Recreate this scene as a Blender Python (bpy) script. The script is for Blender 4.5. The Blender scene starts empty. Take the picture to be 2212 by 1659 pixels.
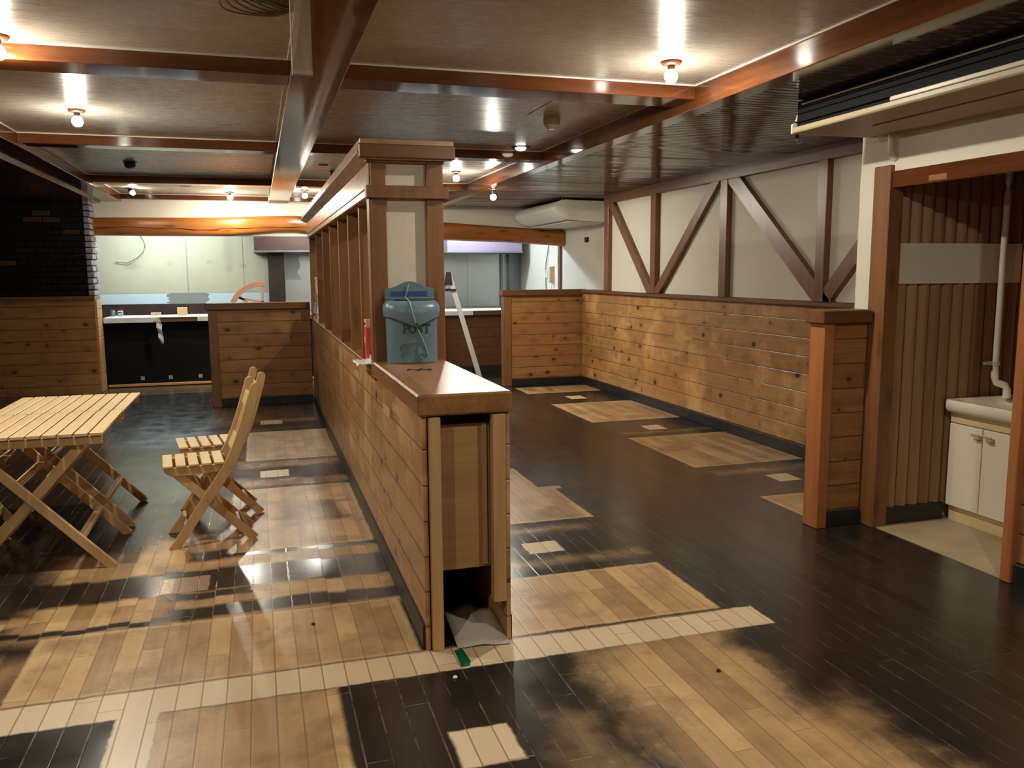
import bpy, bmesh, math, random
from mathutils import Vector, Matrix
random.seed(7)
PI = math.pi
SC = bpy.context.scene
COL = SC.collection

# ------------------------------------------------------------------ camera
yaw, pit, rol = [math.radians(a) for a in (16.85, 7.68, -0.39)]
CAM_H = 1.5
fw = Vector((math.sin(yaw)*math.cos(pit), math.cos(yaw)*math.cos(pit), -math.sin(pit)))
rt0 = Vector((math.cos(yaw), -math.sin(yaw), 0)); up0 = rt0.cross(fw)
rt = math.cos(rol)*rt0 + math.sin(rol)*up0
up = -math.sin(rol)*rt0 + math.cos(rol)*up0
cd = bpy.data.cameras.new('camera'); cam = bpy.data.objects.new('camera', cd); COL.objects.link(cam)
cd.sensor_fit = 'HORIZONTAL'; cd.sensor_width = 36.0; cd.lens = 1800.0/2212*36.0
cd.clip_start = 0.05; cd.clip_end = 100
m = Matrix.Identity(4)
for i in range(3):
    m[i][0] = rt[i]; m[i][1] = up[i]; m[i][2] = -fw[i]
m.translation = (0, 0, CAM_H)
cam.matrix_world = m
SC.camera = cam

# ------------------------------------------------------------------ world, exposure
w = bpy.data.worlds.new('world'); SC.world = w; w.use_nodes = True
w.node_tree.nodes['Background'].inputs[0].default_value = (0.9, 0.85, 0.8, 1)
w.node_tree.nodes['Background'].inputs[1].default_value = 0.0
vs = SC.view_settings
SC.display_settings.display_device = 'sRGB'
vs.view_transform = 'Standard'; vs.look = 'None'; vs.gamma = 1.0; vs.exposure = 1.34
vs.use_curve_mapping = False
SC.cycles.max_bounces = 8; SC.cycles.diffuse_bounces = 5; SC.cycles.glossy_bounces = 4
SC.cycles.sample_clamp_indirect = 6.0
SC.cycles.caustics_reflective = False; SC.cycles.caustics_refractive = False

BULB = 1650.0           # radiance of the bare reflector bulbs (their upper half is silvered)
WARM = (1.0, 0.945, 0.795)
TUBE = 138.0             # radiance of the kitchen tubes
COOL = (0.68, 0.86, 1.0)

# ------------------------------------------------------------------ material helpers
class NT:
    def __init__(s, name):
        s.m = bpy.data.materials.new(name); s.m.use_nodes = True
        s.t = s.m.node_tree; s.b = s.t.nodes['Principled BSDF']
    def n(s, typ, **kw):
        nd = s.t.nodes.new(typ)
        for k, v in kw.items(): setattr(nd, k, v)
        return nd
    def l(s, a, b): s.t.links.new(a, b)
    def val(s, sock, v):
        if hasattr(v, 'node'): s.l(v, sock)
        else: sock.default_value = v
    def math(s, op, a, b=None, c=None, clamp=False):
        nd = s.n('ShaderNodeMath', operation=op, use_clamp=clamp)
        s.val(nd.inputs[0], a)
        if b is not None: s.val(nd.inputs[1], b)
        if c is not None: s.val(nd.inputs[2], c)
        return nd.outputs[0]
    def vmath(s, op, a, b=None):
        nd = s.n('ShaderNodeVectorMath', operation=op)
        s.val(nd.inputs[0], a)
        if b is not None: s.val(nd.inputs[1], b)
        return nd.outputs[0]
    def comb(s, x, y, z):
        nd = s.n('ShaderNodeCombineXYZ')
        for i, v in enumerate((x, y, z)): s.val(nd.inputs[i], v)
        return nd.outputs[0]
    def sep(s, v):
        nd = s.n('ShaderNodeSeparateXYZ'); s.l(v, nd.inputs[0]); return nd.outputs
    def obj(s): return s.n('ShaderNodeTexCoord').outputs['Object']
    def noise(s, vec, scale=1.0, detail=3.0, rough=0.55, out='Fac', dist=0.0):
        nd = s.n('ShaderNodeTexNoise'); s.l(vec, nd.inputs['Vector'])
        nd.inputs['Scale'].default_value = scale; nd.inputs['Detail'].default_value = detail
        nd.inputs['Roughness'].default_value = rough; nd.inputs['Distortion'].default_value = dist
        return nd.outputs[out]
    def white(s, vec, out='Value'):
        nd = s.n('ShaderNodeTexWhiteNoise', noise_dimensions='3D'); s.l(vec, nd.inputs['Vector']); return nd.outputs[out]
    def mix(s, f, a, b, blend='MIX'):
        nd = s.n('ShaderNodeMix', data_type='RGBA', blend_type=blend)
        s.val(nd.inputs[0], f)
        s.val(nd.inputs[6], (*a, 1) if isinstance(a, tuple) and len(a) == 3 else a)
        s.val(nd.inputs[7], (*b, 1) if isinstance(b, tuple) and len(b) == 3 else b)
        return nd.outputs[2]
    def mr(s, v, a, b, c=0.0, d=1.0, smooth=False):
        nd = s.n('ShaderNodeMapRange', interpolation_type='SMOOTHSTEP' if smooth else 'LINEAR')
        s.val(nd.inputs[0], v)
        for i, q in enumerate((a, b, c, d)): nd.inputs[i+1].default_value = q
        return nd.outputs[0]
    def bump(s, h, strength=0.3, dist=0.01):
        nd = s.n('ShaderNodeBump'); s.l(h, nd.inputs['Height'])
        nd.inputs['Strength'].default_value = strength; nd.inputs['Distance'].default_value = dist
        s.l(nd.outputs[0], s.b.inputs['Normal'])
    def col(s, v): s.val(s.b.inputs['Base Color'], (*v, 1) if isinstance(v, tuple) else v)
    def rough(s, v): s.val(s.b.inputs['Roughness'], v)

def plain(name, c, rough=0.5, var=0.08, scale=9.0, metallic=0.0, bump=0.0, spec=0.5):
    t = NT(name); p = t.obj(); f = t.noise(p, scale, 4)
    a = tuple(max(0, x*(1-var)) for x in c); b = tuple(min(1, x*(1+var)) for x in c)
    t.col(t.mix(f, a, b)); t.rough(rough); t.b.inputs['Metallic'].default_value = metallic
    t.b.inputs['Specular IOR Level'].default_value = spec
    if bump: t.bump(t.noise(p, scale*12, 4), bump, 0.004)
    return t.m

def grain(name, ca, cb, axis='Z', rough=0.4, fine=60.0, spec=0.5, bump=0.15, island=0.35, knots=0.0):
    """timber with its grain along one object axis"""
    t = NT(name); p = t.obj(); x, y, z = t.sep(p)
    rnd = t.n('ShaderNodeNewGeometry').outputs['Random Per Island']
    k = dict(X=(0.06, 1, 1), Y=(1, 0.06, 1), Z=(1, 1, 0.06))[axis]
    v = t.vmath('ADD', t.vmath('MULTIPLY', p, k), t.comb(t.math('MULTIPLY', rnd, 7.0), t.math('MULTIPLY', rnd, 3.0), t.math('MULTIPLY', rnd, 5.0)))
    f1 = t.noise(v, fine, 4, 0.6); f2 = t.noise(v, fine*0.22, 3, 0.5, dist=0.6)
    f = t.math('ADD', t.math('MULTIPLY', f1, 0.45), t.math('MULTIPLY', f2, 0.55))
    f = t.mr(f, 0.34, 0.66)
    f = t.math('ADD', t.math('MULTIPLY', f, 1-island), t.math('MULTIPLY', rnd, island), clamp=True)
    c = t.mix(f, ca, cb)
    if knots:
        kv = t.vmath('MULTIPLY', p, tuple(2.2 if q < 1 else 9.0 for q in k))
        vo = t.n('ShaderNodeTexVoronoi', feature='F1'); t.l(kv, vo.inputs['Vector']); vo.inputs['Scale'].default_value = 1.0
        km = t.mr(vo.outputs['Distance'], 0.08, 0.26, 1, 0, True)
        c = t.mix(t.math('MULTIPLY', km, knots), c, (0.06, 0.02, 0.008))
    t.col(c); t.rough(rough); t.b.inputs['Specular IOR Level'].default_value = spec
    t.bump(f1, bump, 0.002)
    return t.m

def boards(name, ca, cb, cc, pitch=0.1435, rough=0.34, z0=0.1, knots=0.9, scuff=0.0, length=1.9):
    """horizontal tongue and groove pine: rows by height, grain along the wall"""
    t = NT(name); p = t.obj(); x, y, z = t.sep(p)
    al = t.math('ADD', x, y); ac = t.math('SUBTRACT', x, y)
    r = t.math('DIVIDE', t.math('SUBTRACT', z, z0), pitch); row = t.math('FLOOR', r); fr = t.math('FRACT', r)
    off = t.math('MULTIPLY', t.white(t.comb(row, 3.1, 0.0)), 5.0)
    seg = t.math('DIVIDE', t.math('ADD', al, off), length); sid = t.math('FLOOR', seg); sf = t.math('FRACT', seg)
    rv = t.white(t.comb(row, sid, 1.7))
    sh = t.math('MULTIPLY', t.math('ADD', t.math('MULTIPLY', row, 1.37), sid), 2.3)
    g = t.comb(t.math('ADD', t.math('MULTIPLY', al, 1.6), sh), t.math('MULTIPLY', ac, 0.5), t.math('ADD', t.math('MULTIPLY', z, 30.0), sh))
    f1 = t.noise(g, 1.0, 4, 0.6, dist=0.8)
    f2 = t.noise(g, 4.0, 3, 0.6)
    f = t.math('ADD', t.math('MULTIPLY', f1, 0.6), t.math('MULTIPLY', f2, 0.4)); f = t.mr(f, 0.33, 0.67)
    c = t.mix(f, ca, cb)
    c = t.mix(t.math('MULTIPLY', rv, 0.55), c, cc)
    # knots
    kv = t.comb(t.math('ADD', t.math('MULTIPLY', al, 4.2), sh), t.math('ADD', t.math('MULTIPLY', fr, 0.8), t.math('MULTIPLY', row, 3.7)), 0.0)
    vo = t.n('ShaderNodeTexVoronoi', feature='F1', voronoi_dimensions='2D'); t.l(kv, vo.inputs['Vector']); vo.inputs['Scale'].default_value = 1.0
    rsel = t.mr(t.sep(vo.outputs['Color'])[0], 0.5, 1.0, 0.0, 0.12)
    km = t.mr(t.math('SUBTRACT', vo.outputs['Distance'], rsel), -0.02, 0.05, 1, 0, True)
    halo = t.mr(vo.outputs['Distance'], 0.08, 0.42, 1, 0, True)
    c = t.mix(t.math('MULTIPLY', halo, 0.35*knots), c, tuple(q*0.45 for q in ca))
    c = t.mix(t.math('MULTIPLY', km, knots), c, (0.045, 0.014, 0.005))
    if scuff:
        s1 = t.noise(t.comb(t.math('MULTIPLY', al, 1.3), ac, t.math('MULTIPLY', z, 1.6)), 1.5, 4, 0.6)
        c = t.mix(t.math('MULTIPLY', t.mr(s1, 0.5, 0.72), scuff), c, tuple(min(1, q*1.55) for q in cb))
        s2 = t.noise(t.comb(t.math('MULTIPLY', al, 9), ac, t.math('MULTIPLY', z, 22.0)), 1.0, 2)
        c = t.mix(t.math('MULTIPLY', t.mr(s2, 0.70, 0.74), scuff*0.8), c, (0.62, 0.40, 0.20))
    ed = t.math('MINIMUM', fr, t.math('SUBTRACT', 1.0, fr)); gm = t.mr(ed, 0.0, 0.045, 1, 0, True)
    es = t.math('MINIMUM', sf, t.math('SUBTRACT', 1.0, sf)); gs = t.mr(es, 0.0, 0.003, 1, 0)
    c = t.mix(t.math('MULTIPLY', t.math('MAXIMUM', gm, t.math('MULTIPLY', gs, 0.7)), 0.75), c, (0.03, 0.012, 0.005))
    t.col(c); t.rough(t.mr(f2, 0.3, 0.7, rough-0.06, rough+0.1))
    h = t.math('SUBTRACT', t.math('MULTIPLY', f2, 0.12), t.math('MAXIMUM', gm, t.math('MULTIPLY', gs, 0.4)))
    t.bump(h, 0.55, 0.006)
    return t.m

def emit(name, c, s):
    t = NT(name); t.col((0.9, 0.9, 0.9)); t.b.inputs['Emission Color'].default_value = (*c, 1); t.b.inputs['Emission Strength'].default_value = s
    t.rough(0.3); return t.m

# ------------------------------------------------------------------ mesh helpers
class MB:
    def __init__(s): s.bm = bmesh.new()
    def box(s, x0, x1, y0, y1, z0, z1, bev=0.0, mat=None, seg=1):
        t = bmesh.new(); bmesh.ops.create_cube(t, size=1)
        M = Matrix.Translation(((x0+x1)/2, (y0+y1)/2, (z0+z1)/2)) @ Matrix.Diagonal((abs(x1-x0), abs(y1-y0), abs(z1-z0), 1))
        bmesh.ops.transform(t, matrix=M, verts=t.verts)
        if bev: bmesh.ops.bevel(t, geom=t.edges[:], offset=bev, segments=seg, affect='EDGES', profile=0.5)
        if mat is not None: bmesh.ops.transform(t, matrix=mat, verts=t.verts)
        s.add(t); return s
    def add(s, t):
        me = bpy.data.meshes.new('tmp'); t.to_mesh(me); t.free(); s.bm.from_mesh(me); bpy.data.meshes.remove(me)
    def bar(s, a, b, w, h, upv=(0, 0, 1), bev=0.0):
        """box from a to b, w across, h along the up hint"""
        a = Vector(a); b = Vector(b); d = b-a; L = d.length; d.normalize(); u = Vector(upv)
        r = d.cross(u).normalized(); u = r.cross(d).normalized()
        M = Matrix((( r.x, d.x, u.x, (a.x+b.x)/2), (r.y, d.y, u.y, (a.y+b.y)/2), (r.z, d.z, u.z, (a.z+b.z)/2), (0, 0, 0, 1)))
        return s.box(-w/2, w/2, -L/2, L/2, -h/2, h/2, bev, M)
    def prism(s, pts, axis, a, b, bev=0.0):
        """polygon in the plane across an axis, extruded from a to b; pts are (y,z), (x,z) or (x,y)"""
        t = bmesh.new()
        def P(p, d): return {'X': (d, p[0], p[1]), 'Y': (p[0], d, p[1]), 'Z': (p[0], p[1], d)}[axis]
        va = [t.verts.new(P(p, a)) for p in pts]; vb = [t.verts.new(P(p, b)) for p in pts]
        t.faces.new(va); t.faces.new(vb[::-1]); n = len(pts)
        for i in range(n): t.faces.new((va[i], vb[i], vb[(i+1) % n], va[(i+1) % n]))
        bmesh.ops.recalc_face_normals(t, faces=t.faces)
        if bev: bmesh.ops.bevel(t, geom=t.edges[:], offset=bev, segments=1, affect='EDGES', profile=0.5)
        s.add(t); return s
    def tube(s, pts, r, seg=10, cap=True, flat=1.0):
        pts = [Vector(p) for p in pts]; t = bmesh.new(); rings = []
        for i, p in enumerate(pts):
            d = (pts[min(i+1, len(pts)-1)] - pts[max(i-1, 0)]).normalized()
            u = Vector((0, 0, 1)) if abs(d.z) < 0.9 else Vector((1, 0, 0))
            a = d.cross(u).normalized(); b = a.cross(d).normalized()
            rr = r[i] if isinstance(r, (list, tuple)) else r
            rings.append([t.verts.new(p + rr*(math.cos(q)*a + flat*math.sin(q)*b)) for q in (2*PI*k/seg for k in range(seg))])
        for i in range(len(rings)-1):
            for k in range(seg):
                t.faces.new((rings[i][k], rings[i][(k+1) % seg], rings[i+1][(k+1) % seg], rings[i+1][k]))
        if cap: t.faces.new(rings[0][::-1]); t.faces.new(rings[-1])
        bmesh.ops.recalc_face_normals(t, faces=t.faces); s.add(t); return s
    def lathe(s, prof, c=(0, 0, 0), seg=24, axis='Z'):
        t = bmesh.new(); rings = []
        for r, h in prof:
            rings.append([t.verts.new((r*math.cos(q), r*math.sin(q), h)) for q in (2*PI*k/seg for k in range(seg))])
        for i in range(len(rings)-1):
            for k in range(seg):
                t.faces.new((rings[i][k], rings[i][(k+1) % seg], rings[i+1][(k+1) % seg], rings[i+1][k]))
        t.faces.new(rings[0][::-1]); t.faces.new(rings[-1])
        bmesh.ops.remove_doubles(t, verts=t.verts, dist=1e-5)
        M = Matrix.Translation(c)
        if axis == 'X': M = M @ Matrix.Rotation(PI/2, 4, 'Y')
        if axis == 'Y': M = M @ Matrix.Rotation(-PI/2, 4, 'X')
        bmesh.ops.transform(t, matrix=M, verts=t.verts)
        bmesh.ops.recalc_face_normals(t, faces=t.faces); s.add(t); return s
    def loft(s, rings, closed=True, caps=True):
        t = bmesh.new(); R = [[t.verts.new(p) for p in r] for r in rings]; n = len(R[0])
        for i in range(len(R)-1):
            for k in range(n if closed else n-1):
                t.faces.new((R[i][k], R[i][(k+1) % n], R[i+1][(k+1) % n], R[i+1][k]))
        if caps and closed: t.faces.new(R[0][::-1]); t.faces.new(R[-1])
        bmesh.ops.recalc_face_normals(t, faces=t.faces); s.add(t); return s
    def build(s, name, mat, parent=None, origin=None, smooth=None):
        me = bpy.data.meshes.new(name)
        if origin is not None: bmesh.ops.translate(s.bm, verts=s.bm.verts, vec=-Vector(origin))
        s.bm.to_mesh(me); s.bm.free()
        me.materials.append(mat)
        if smooth:
            me.polygons.foreach_set('use_smooth', [True]*len(me.polygons)); me.set_sharp_from_angle(angle=math.radians(smooth))
        o = bpy.data.objects.new(name, me); COL.objects.link(o)
        if origin is not None: o.location = origin
        if parent is not None: o.parent = parent
        return o

def thing(name, label, cat, loc=(0, 0, 0), rz=0.0, group=None):
    o = bpy.data.objects.new(name, None); COL.objects.link(o); o.empty_display_size = 0.1
    o.location = loc; o.rotation_euler = (0, 0, rz)
    return tag(o, label, cat, group)
def tag(o, label, cat, group=None):
    o['label'] = label; o['category'] = cat; o['kind'] = 'thing'
    if group: o['group'] = group
    return o
def struct(o): o['kind'] = 'structure'; return o
def copy_tree(o, parent=None):
    c = o.copy(); COL.objects.link(c)
    if parent is not None: c.parent = parent
    for ch in list(o.children): copy_tree(ch, c)
    return c

# ------------------------------------------------------------------ materials
M = {}
M['boards'] = boards('pine_boards', (0.26, 0.115, 0.036), (0.46, 0.24, 0.088), (0.30, 0.125, 0.038), scuff=0.0)
M['boards_worn'] = boards('pine_boards_worn', (0.31, 0.15, 0.052), (0.54, 0.31, 0.125), (0.40, 0.19, 0.065), scuff=0.75, knots=0.9)
M['boards_dark'] = boards('pine_boards_dark', (0.10, 0.038, 0.014), (0.17, 0.07, 0.026), (0.12, 0.05, 0.02), knots=0.6)
M['beam'] = grain('stained_beam', (0.06, 0.019, 0.008), (0.16, 0.05, 0.015), 'Y', 0.10, 40, 0.5, 0.025, 0.1)
M['beam_x'] = grain('stained_beam_cross', (0.065, 0.02, 0.008), (0.17, 0.054, 0.016), 'X', 0.10, 40, 0.5, 0.025, 0.1)
M['timber'] = grain('stained_timber', (0.12, 0.048, 0.022), (0.24, 0.108, 0.05), 'Z', 0.34, 45, 0.5, 0.2, 0.2)
M['timber_y'] = grain('stained_timber_long', (0.12, 0.048, 0.022), (0.22, 0.10, 0.045), 'Y', 0.34, 45, 0.5, 0.2, 0.2)
M['upright'] = grain('pine_upright', (0.155, 0.064, 0.019), (0.27, 0.122, 0.040), 'Z', 0.42, 45, 0.5, 0.2, 0.3, 0.5)
M['upright_y'] = grain('pine_header_glare', (0.28, 0.15, 0.08), (0.44, 0.26, 0.15), 'Y', 0.26, 45, 0.6, 0.15, 0.2, 0.25)  # paler than the uprights: glare on the header painted into the wood colour
M['capwood'] = grain('cap_wood', (0.20, 0.085, 0.028), (0.38, 0.19, 0.07), 'Y', 0.30, 40, 0.5, 0.2, 0.1)
M['cap_x'] = grain('cap_wood_cross', (0.105, 0.042, 0.014), (0.20, 0.088, 0.030), 'X', 0.36, 40, 0.5, 0.2, 0.1)
M['redpost'] = grain('red_post', (0.30, 0.10, 0.03), (0.46, 0.18, 0.06), 'Z', 0.38, 45, 0.5, 0.2, 0.2)
M['log'] = grain('log_beam', (0.21, 0.06, 0.010), (0.40, 0.14, 0.026), 'X', 0.30, 30, 0.5, 0.3, 0.05, 0.75)
M['stud'] = grain('raw_stud', (0.42, 0.24, 0.095), (0.60, 0.38, 0.17), 'Z', 0.6, 40, 0.3, 0.25, 0.3, 0.8)
M['ply'] = grain('raw_plywood', (0.33, 0.18, 0.07), (0.44, 0.26, 0.11), 'X', 0.6, 50, 0.3, 0.15, 0.1)
M['teak_y'] = grain('acacia_slat', (0.50, 0.31, 0.14), (0.78, 0.57, 0.32), 'Y', 0.42, 55, 0.4, 0.12, 0.75)
M['teak_x'] = grain('acacia_rail', (0.46, 0.28, 0.12), (0.62, 0.41, 0.20), 'X', 0.45, 50, 0.4, 0.12, 0.4)
M['teak_z'] = grain('acacia_leg', (0.46, 0.28, 0.12), (0.64, 0.42, 0.205), 'Z', 0.45, 45, 0.4, 0.12, 0.35)
M['screw'] = plain('bright_screw', (0.8, 0.78, 0.72), 0.25, 0.02, metallic=1.0)
M['plaster'] = plain('cream_plaster', (0.70, 0.65, 0.54), 0.75, 0.05, 3.0, bump=0.15)
M['plaster_white'] = plain('white_plaster', (0.74, 0.69, 0.57), 0.7, 0.04, 3.0, bump=0.1)
M['plaster_grey'] = plain('aged_plaster', (0.70, 0.665, 0.56), 0.78, 0.07, 2.2, bump=0.15)
M['black'] = plain('black_base', (0.016, 0.015, 0.015), 0.42, 0.2, 12)
M['blackboard'] = plain('black_panel', (0.005, 0.005, 0.0045), 0.8, 0.3, 6, spec=0.15)
M['dark_void'] = plain('unlit_cavity', (0.012, 0.009, 0.007), 0.8, 0.2, spec=0.2)
M['metal_black'] = plain('black_metal', (0.012, 0.012, 0.013), 0.45, 0.1)
M['steel'] = plain('stainless_steel', (0.52, 0.55, 0.55), 0.38, 0.12, 2.5, metallic=0.85)
M['steel_dark'] = plain('dark_steel', (0.22, 0.23, 0.24), 0.4, 0.15, 2.5, metallic=0.7)
M['alu'] = plain('aluminium', (0.74, 0.74, 0.72), 0.4, 0.05, metallic=0.6)
M['white_plastic'] = plain('cream_plastic', (0.74, 0.70, 0.60), 0.38, 0.03)
M['white_ac'] = plain('white_plastic', (0.80, 0.77, 0.68), 0.36, 0.03)
M['enamel'] = plain('cream_enamel', (0.83, 0.77, 0.63), 0.22, 0.02)
M['vanity'] = plain('cream_laminate', (0.84, 0.78, 0.62), 0.4, 0.03, 2.0)
M['vanity_kick'] = plain('yellowed_laminate', (0.72, 0.58, 0.30), 0.5, 0.06)
M['yellowed'] = plain('yellowed_plastic', (0.42, 0.34, 0.205), 0.45, 0.14, 2.5)
M['handle'] = plain('tan_plastic', (0.52, 0.44, 0.31), 0.4, 0.04)
M['teal'] = plain('teal_enamel', (0.125, 0.205, 0.25), 0.36, 0.08, 14)
M['teal_dark'] = plain('dark_teal_enamel', (0.022, 0.042, 0.042), 0.5, 0.1)
M['tape_blue'] = plain('blue_tape', (0.03, 0.06, 0.22), 0.5, 0.35, 40)
M['string'] = plain('pale_string', (0.34, 0.46, 0.43), 0.6, 0.1)
M['sheet'] = plain('protective_sheet', (0.72, 0.74, 0.78), 0.45, 0.05)
M['sheet_grey'] = plain('grey_sheet', (0.30, 0.29, 0.28), 0.55, 0.08)
M['peel'] = plain('peeled_tape', (0.55, 0.53, 0.48), 0.4, 0.15, 30)
M['beige'] = None
M['white_patch'] = plain('white_primer', (0.62, 0.70, 0.70), 0.6, 0.03)
M['grey_patch'] = plain('grey_mortar', (0.26, 0.25, 0.21), 0.6, 0.2, 4.0)
M['brown_column'] = plain('stained_sheet_metal', (0.055, 0.032, 0.028), 0.3, 0.7, 5.0, metallic=0.2)
M['hood'] = plain('brown_hood', (0.075, 0.034, 0.025), 0.42, 0.1, metallic=0.2)
M['hood_lilac'] = plain('brushed_hood', (0.34, 0.26, 0.36), 0.42, 0.08, metallic=0.5)
M['paper'] = plain('grey_vinyl_sheet', (0.50, 0.46, 0.38), 0.5, 0.06)
M['tape_green'] = plain('green_tape', (0.004, 0.095, 0.045), 0.45, 0.1)
M['red_box'] = plain('red_card', (0.62, 0.06, 0.05), 0.5, 0.05)
M['pink_card'] = plain('pink_card', (0.72, 0.38, 0.30), 0.5, 0.05)
M['bag'] = plain('white_film', (0.82, 0.80, 0.74), 0.35, 0.04)
M['bottle'] = plain('white_bottle', (0.80, 0.80, 0.76), 0.35, 0.03)
M['label_blue'] = plain('blue_print', (0.10, 0.22, 0.5), 0.5, 0.2)
M['block'] = grain('offcut', (0.50, 0.32, 0.16), (0.66, 0.45, 0.24), 'Z', 0.55, 50, 0.3)
M['wheel'] = grain('wheel_wood', (0.30, 0.15, 0.10), (0.42, 0.22, 0.15), 'X', 0.5, 50, 0.4)
M['intercom'] = plain('beige_plastic', (0.62, 0.52, 0.34), 0.45, 0.04)
M['cable'] = plain('grey_cable', (0.10, 0.10, 0.11), 0.5, 0.1)
M['cable_clear'] = plain('smoky_tubing', (0.20, 0.165, 0.11), 0.3, 0.2)
M['concrete'] = plain('stained_screed', (0.42, 0.325, 0.20), 0.6, 0.5, 3.2, bump=0.1)
M['louvre'] = plain('black_louvre', (0.008, 0.008, 0.008), 0.75, 0.1, spec=0.15)
M['bulb'] = emit('lit_bulb', WARM, BULB)
M['bulb_top'] = emit('silvered_bulb', WARM, BULB*0.035)
M['tube'] = emit('lit_tube', COOL, TUBE)
M['downlight'] = emit('lit_reflector', (1, 0.93, 0.82), 4.0)
M['spot'] = emit('lit_spot', (1, 0.88, 0.7), 160.0)

# translucent film and clear acrylic
t = NT('clear_acrylic'); t.col((0.62, 0.50, 0.36)); t.rough(0.06); t.b.inputs['Alpha'].default_value = 0.2; M['acrylic'] = t.m
t = NT('thin_film'); t.col(t.mix(t.noise(t.obj(), 18, 4), (0.55, 0.52, 0.42), (0.75, 0.72, 0.62))); t.rough(0.35); t.b.inputs['Alpha'].default_value = 0.75; M['film'] = t.m
t = NT('clear_glass'); t.col((0.8, 0.85, 0.86)); t.rough(0.05); t.b.inputs['Transmission Weight'].default_value = 0.9; M['glass'] = t.m

# ceiling vinyl: satin sheen, faint brushed weave
t = NT('ceiling_vinyl'); p = t.obj()
br = t.noise(t.vmath('MULTIPLY', p, (6, 45, 1)), 1.0, 4, 0.6); bl = t.noise(p, 1.3, 4, 0.6)
t.col(t.mix(t.mr(bl, 0.3, 0.7), (0.47, 0.415, 0.34), (0.55, 0.495, 0.415)))
t.rough(t.mr(br, 0.3, 0.7, 0.24, 0.32)); t.bump(br, 0.035, 0.004); t.b.inputs['Specular IOR Level'].default_value = 0.5
M['ceiling'] = t.m
# dark slat ceiling
M['batten'] = grain('slat_ceiling', (0.04, 0.016, 0.009), (0.10, 0.046, 0.026), 'X', 0.15, 40, 0.5, 0.04, 0.55)
# kitchen board: beige with a few grease stains
t = NT('kitchen_board'); p = t.obj()
st = t.noise(t.vmath('MULTIPLY', p, (1.6, 1, 1.2)), 1.4, 4, 0.6)
c = t.mix(t.mr(st, 0.3, 0.75), (0.57, 0.50, 0.335), (0.49, 0.43, 0.285))
for (sx, sz, rx, rz, a) in ((-1.86, 1.62, .17, .07, .5), (-1.30, 1.66, .06, .06, .35), (-0.72, 1.68, .06, .04, .5), (0.05-.25, 1.62, .06, .05, .6), (-0.42, 1.78, .1, .35, .35), (-.42, 1.58, .08, .08, .4)):
    x, y, z = t.sep(p)
    d = t.math('SQRT', t.math('ADD', t.math('POWER', t.math('DIVIDE', t.math('SUBTRACT', x, sx), rx), 2.0), t.math('POWER', t.math('DIVIDE', t.math('SUBTRACT', z, sz), rz), 2.0)))
    c = t.mix(t.math('MULTIPLY', t.mr(d, 0.2, 1.2, 1, 0, True), a), c, (0.30, 0.27, 0.17))
t.col(c); t.rough(0.6); M['beige'] = t.m
# brick, painted black
t = NT('black_brick'); p = t.obj(); rnd = t.n('ShaderNodeNewGeometry').outputs['Random Per Island']
c = t.mix(t.noise(p, 30, 4), (0.005, 0.0045, 0.005), (0.015, 0.011, 0.010))
c = t.mix(t.mr(rnd, 0.965, 0.985), c, (0.07, 0.035, 0.015)); t.col(c); t.rough(0.85); t.b.inputs['Specular IOR Level'].default_value = 0.12; t.bump(t.noise(p, 60, 4), 0.5, 0.006); M['brick'] = t.m
t = NT('lit_end_brick'); p = t.obj(); t.col(t.mix(t.noise(p, 25, 4), (0.16, 0.14, 0.15), (0.34, 0.31, 0.31))); t.rough(0.75); t.bump(t.noise(p, 60, 4), 0.5, 0.006); M['brick_end'] = t.m  # paler bricks: light on the pier's end face is put into their colour
# fluted panelling in the alcove
M['flute'] = grain('fluted_panel', (0.21, 0.11, 0.05), (0.42, 0.25, 0.13), 'Z', 0.5, 45, 0.35, 0.2, 0.6)

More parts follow.
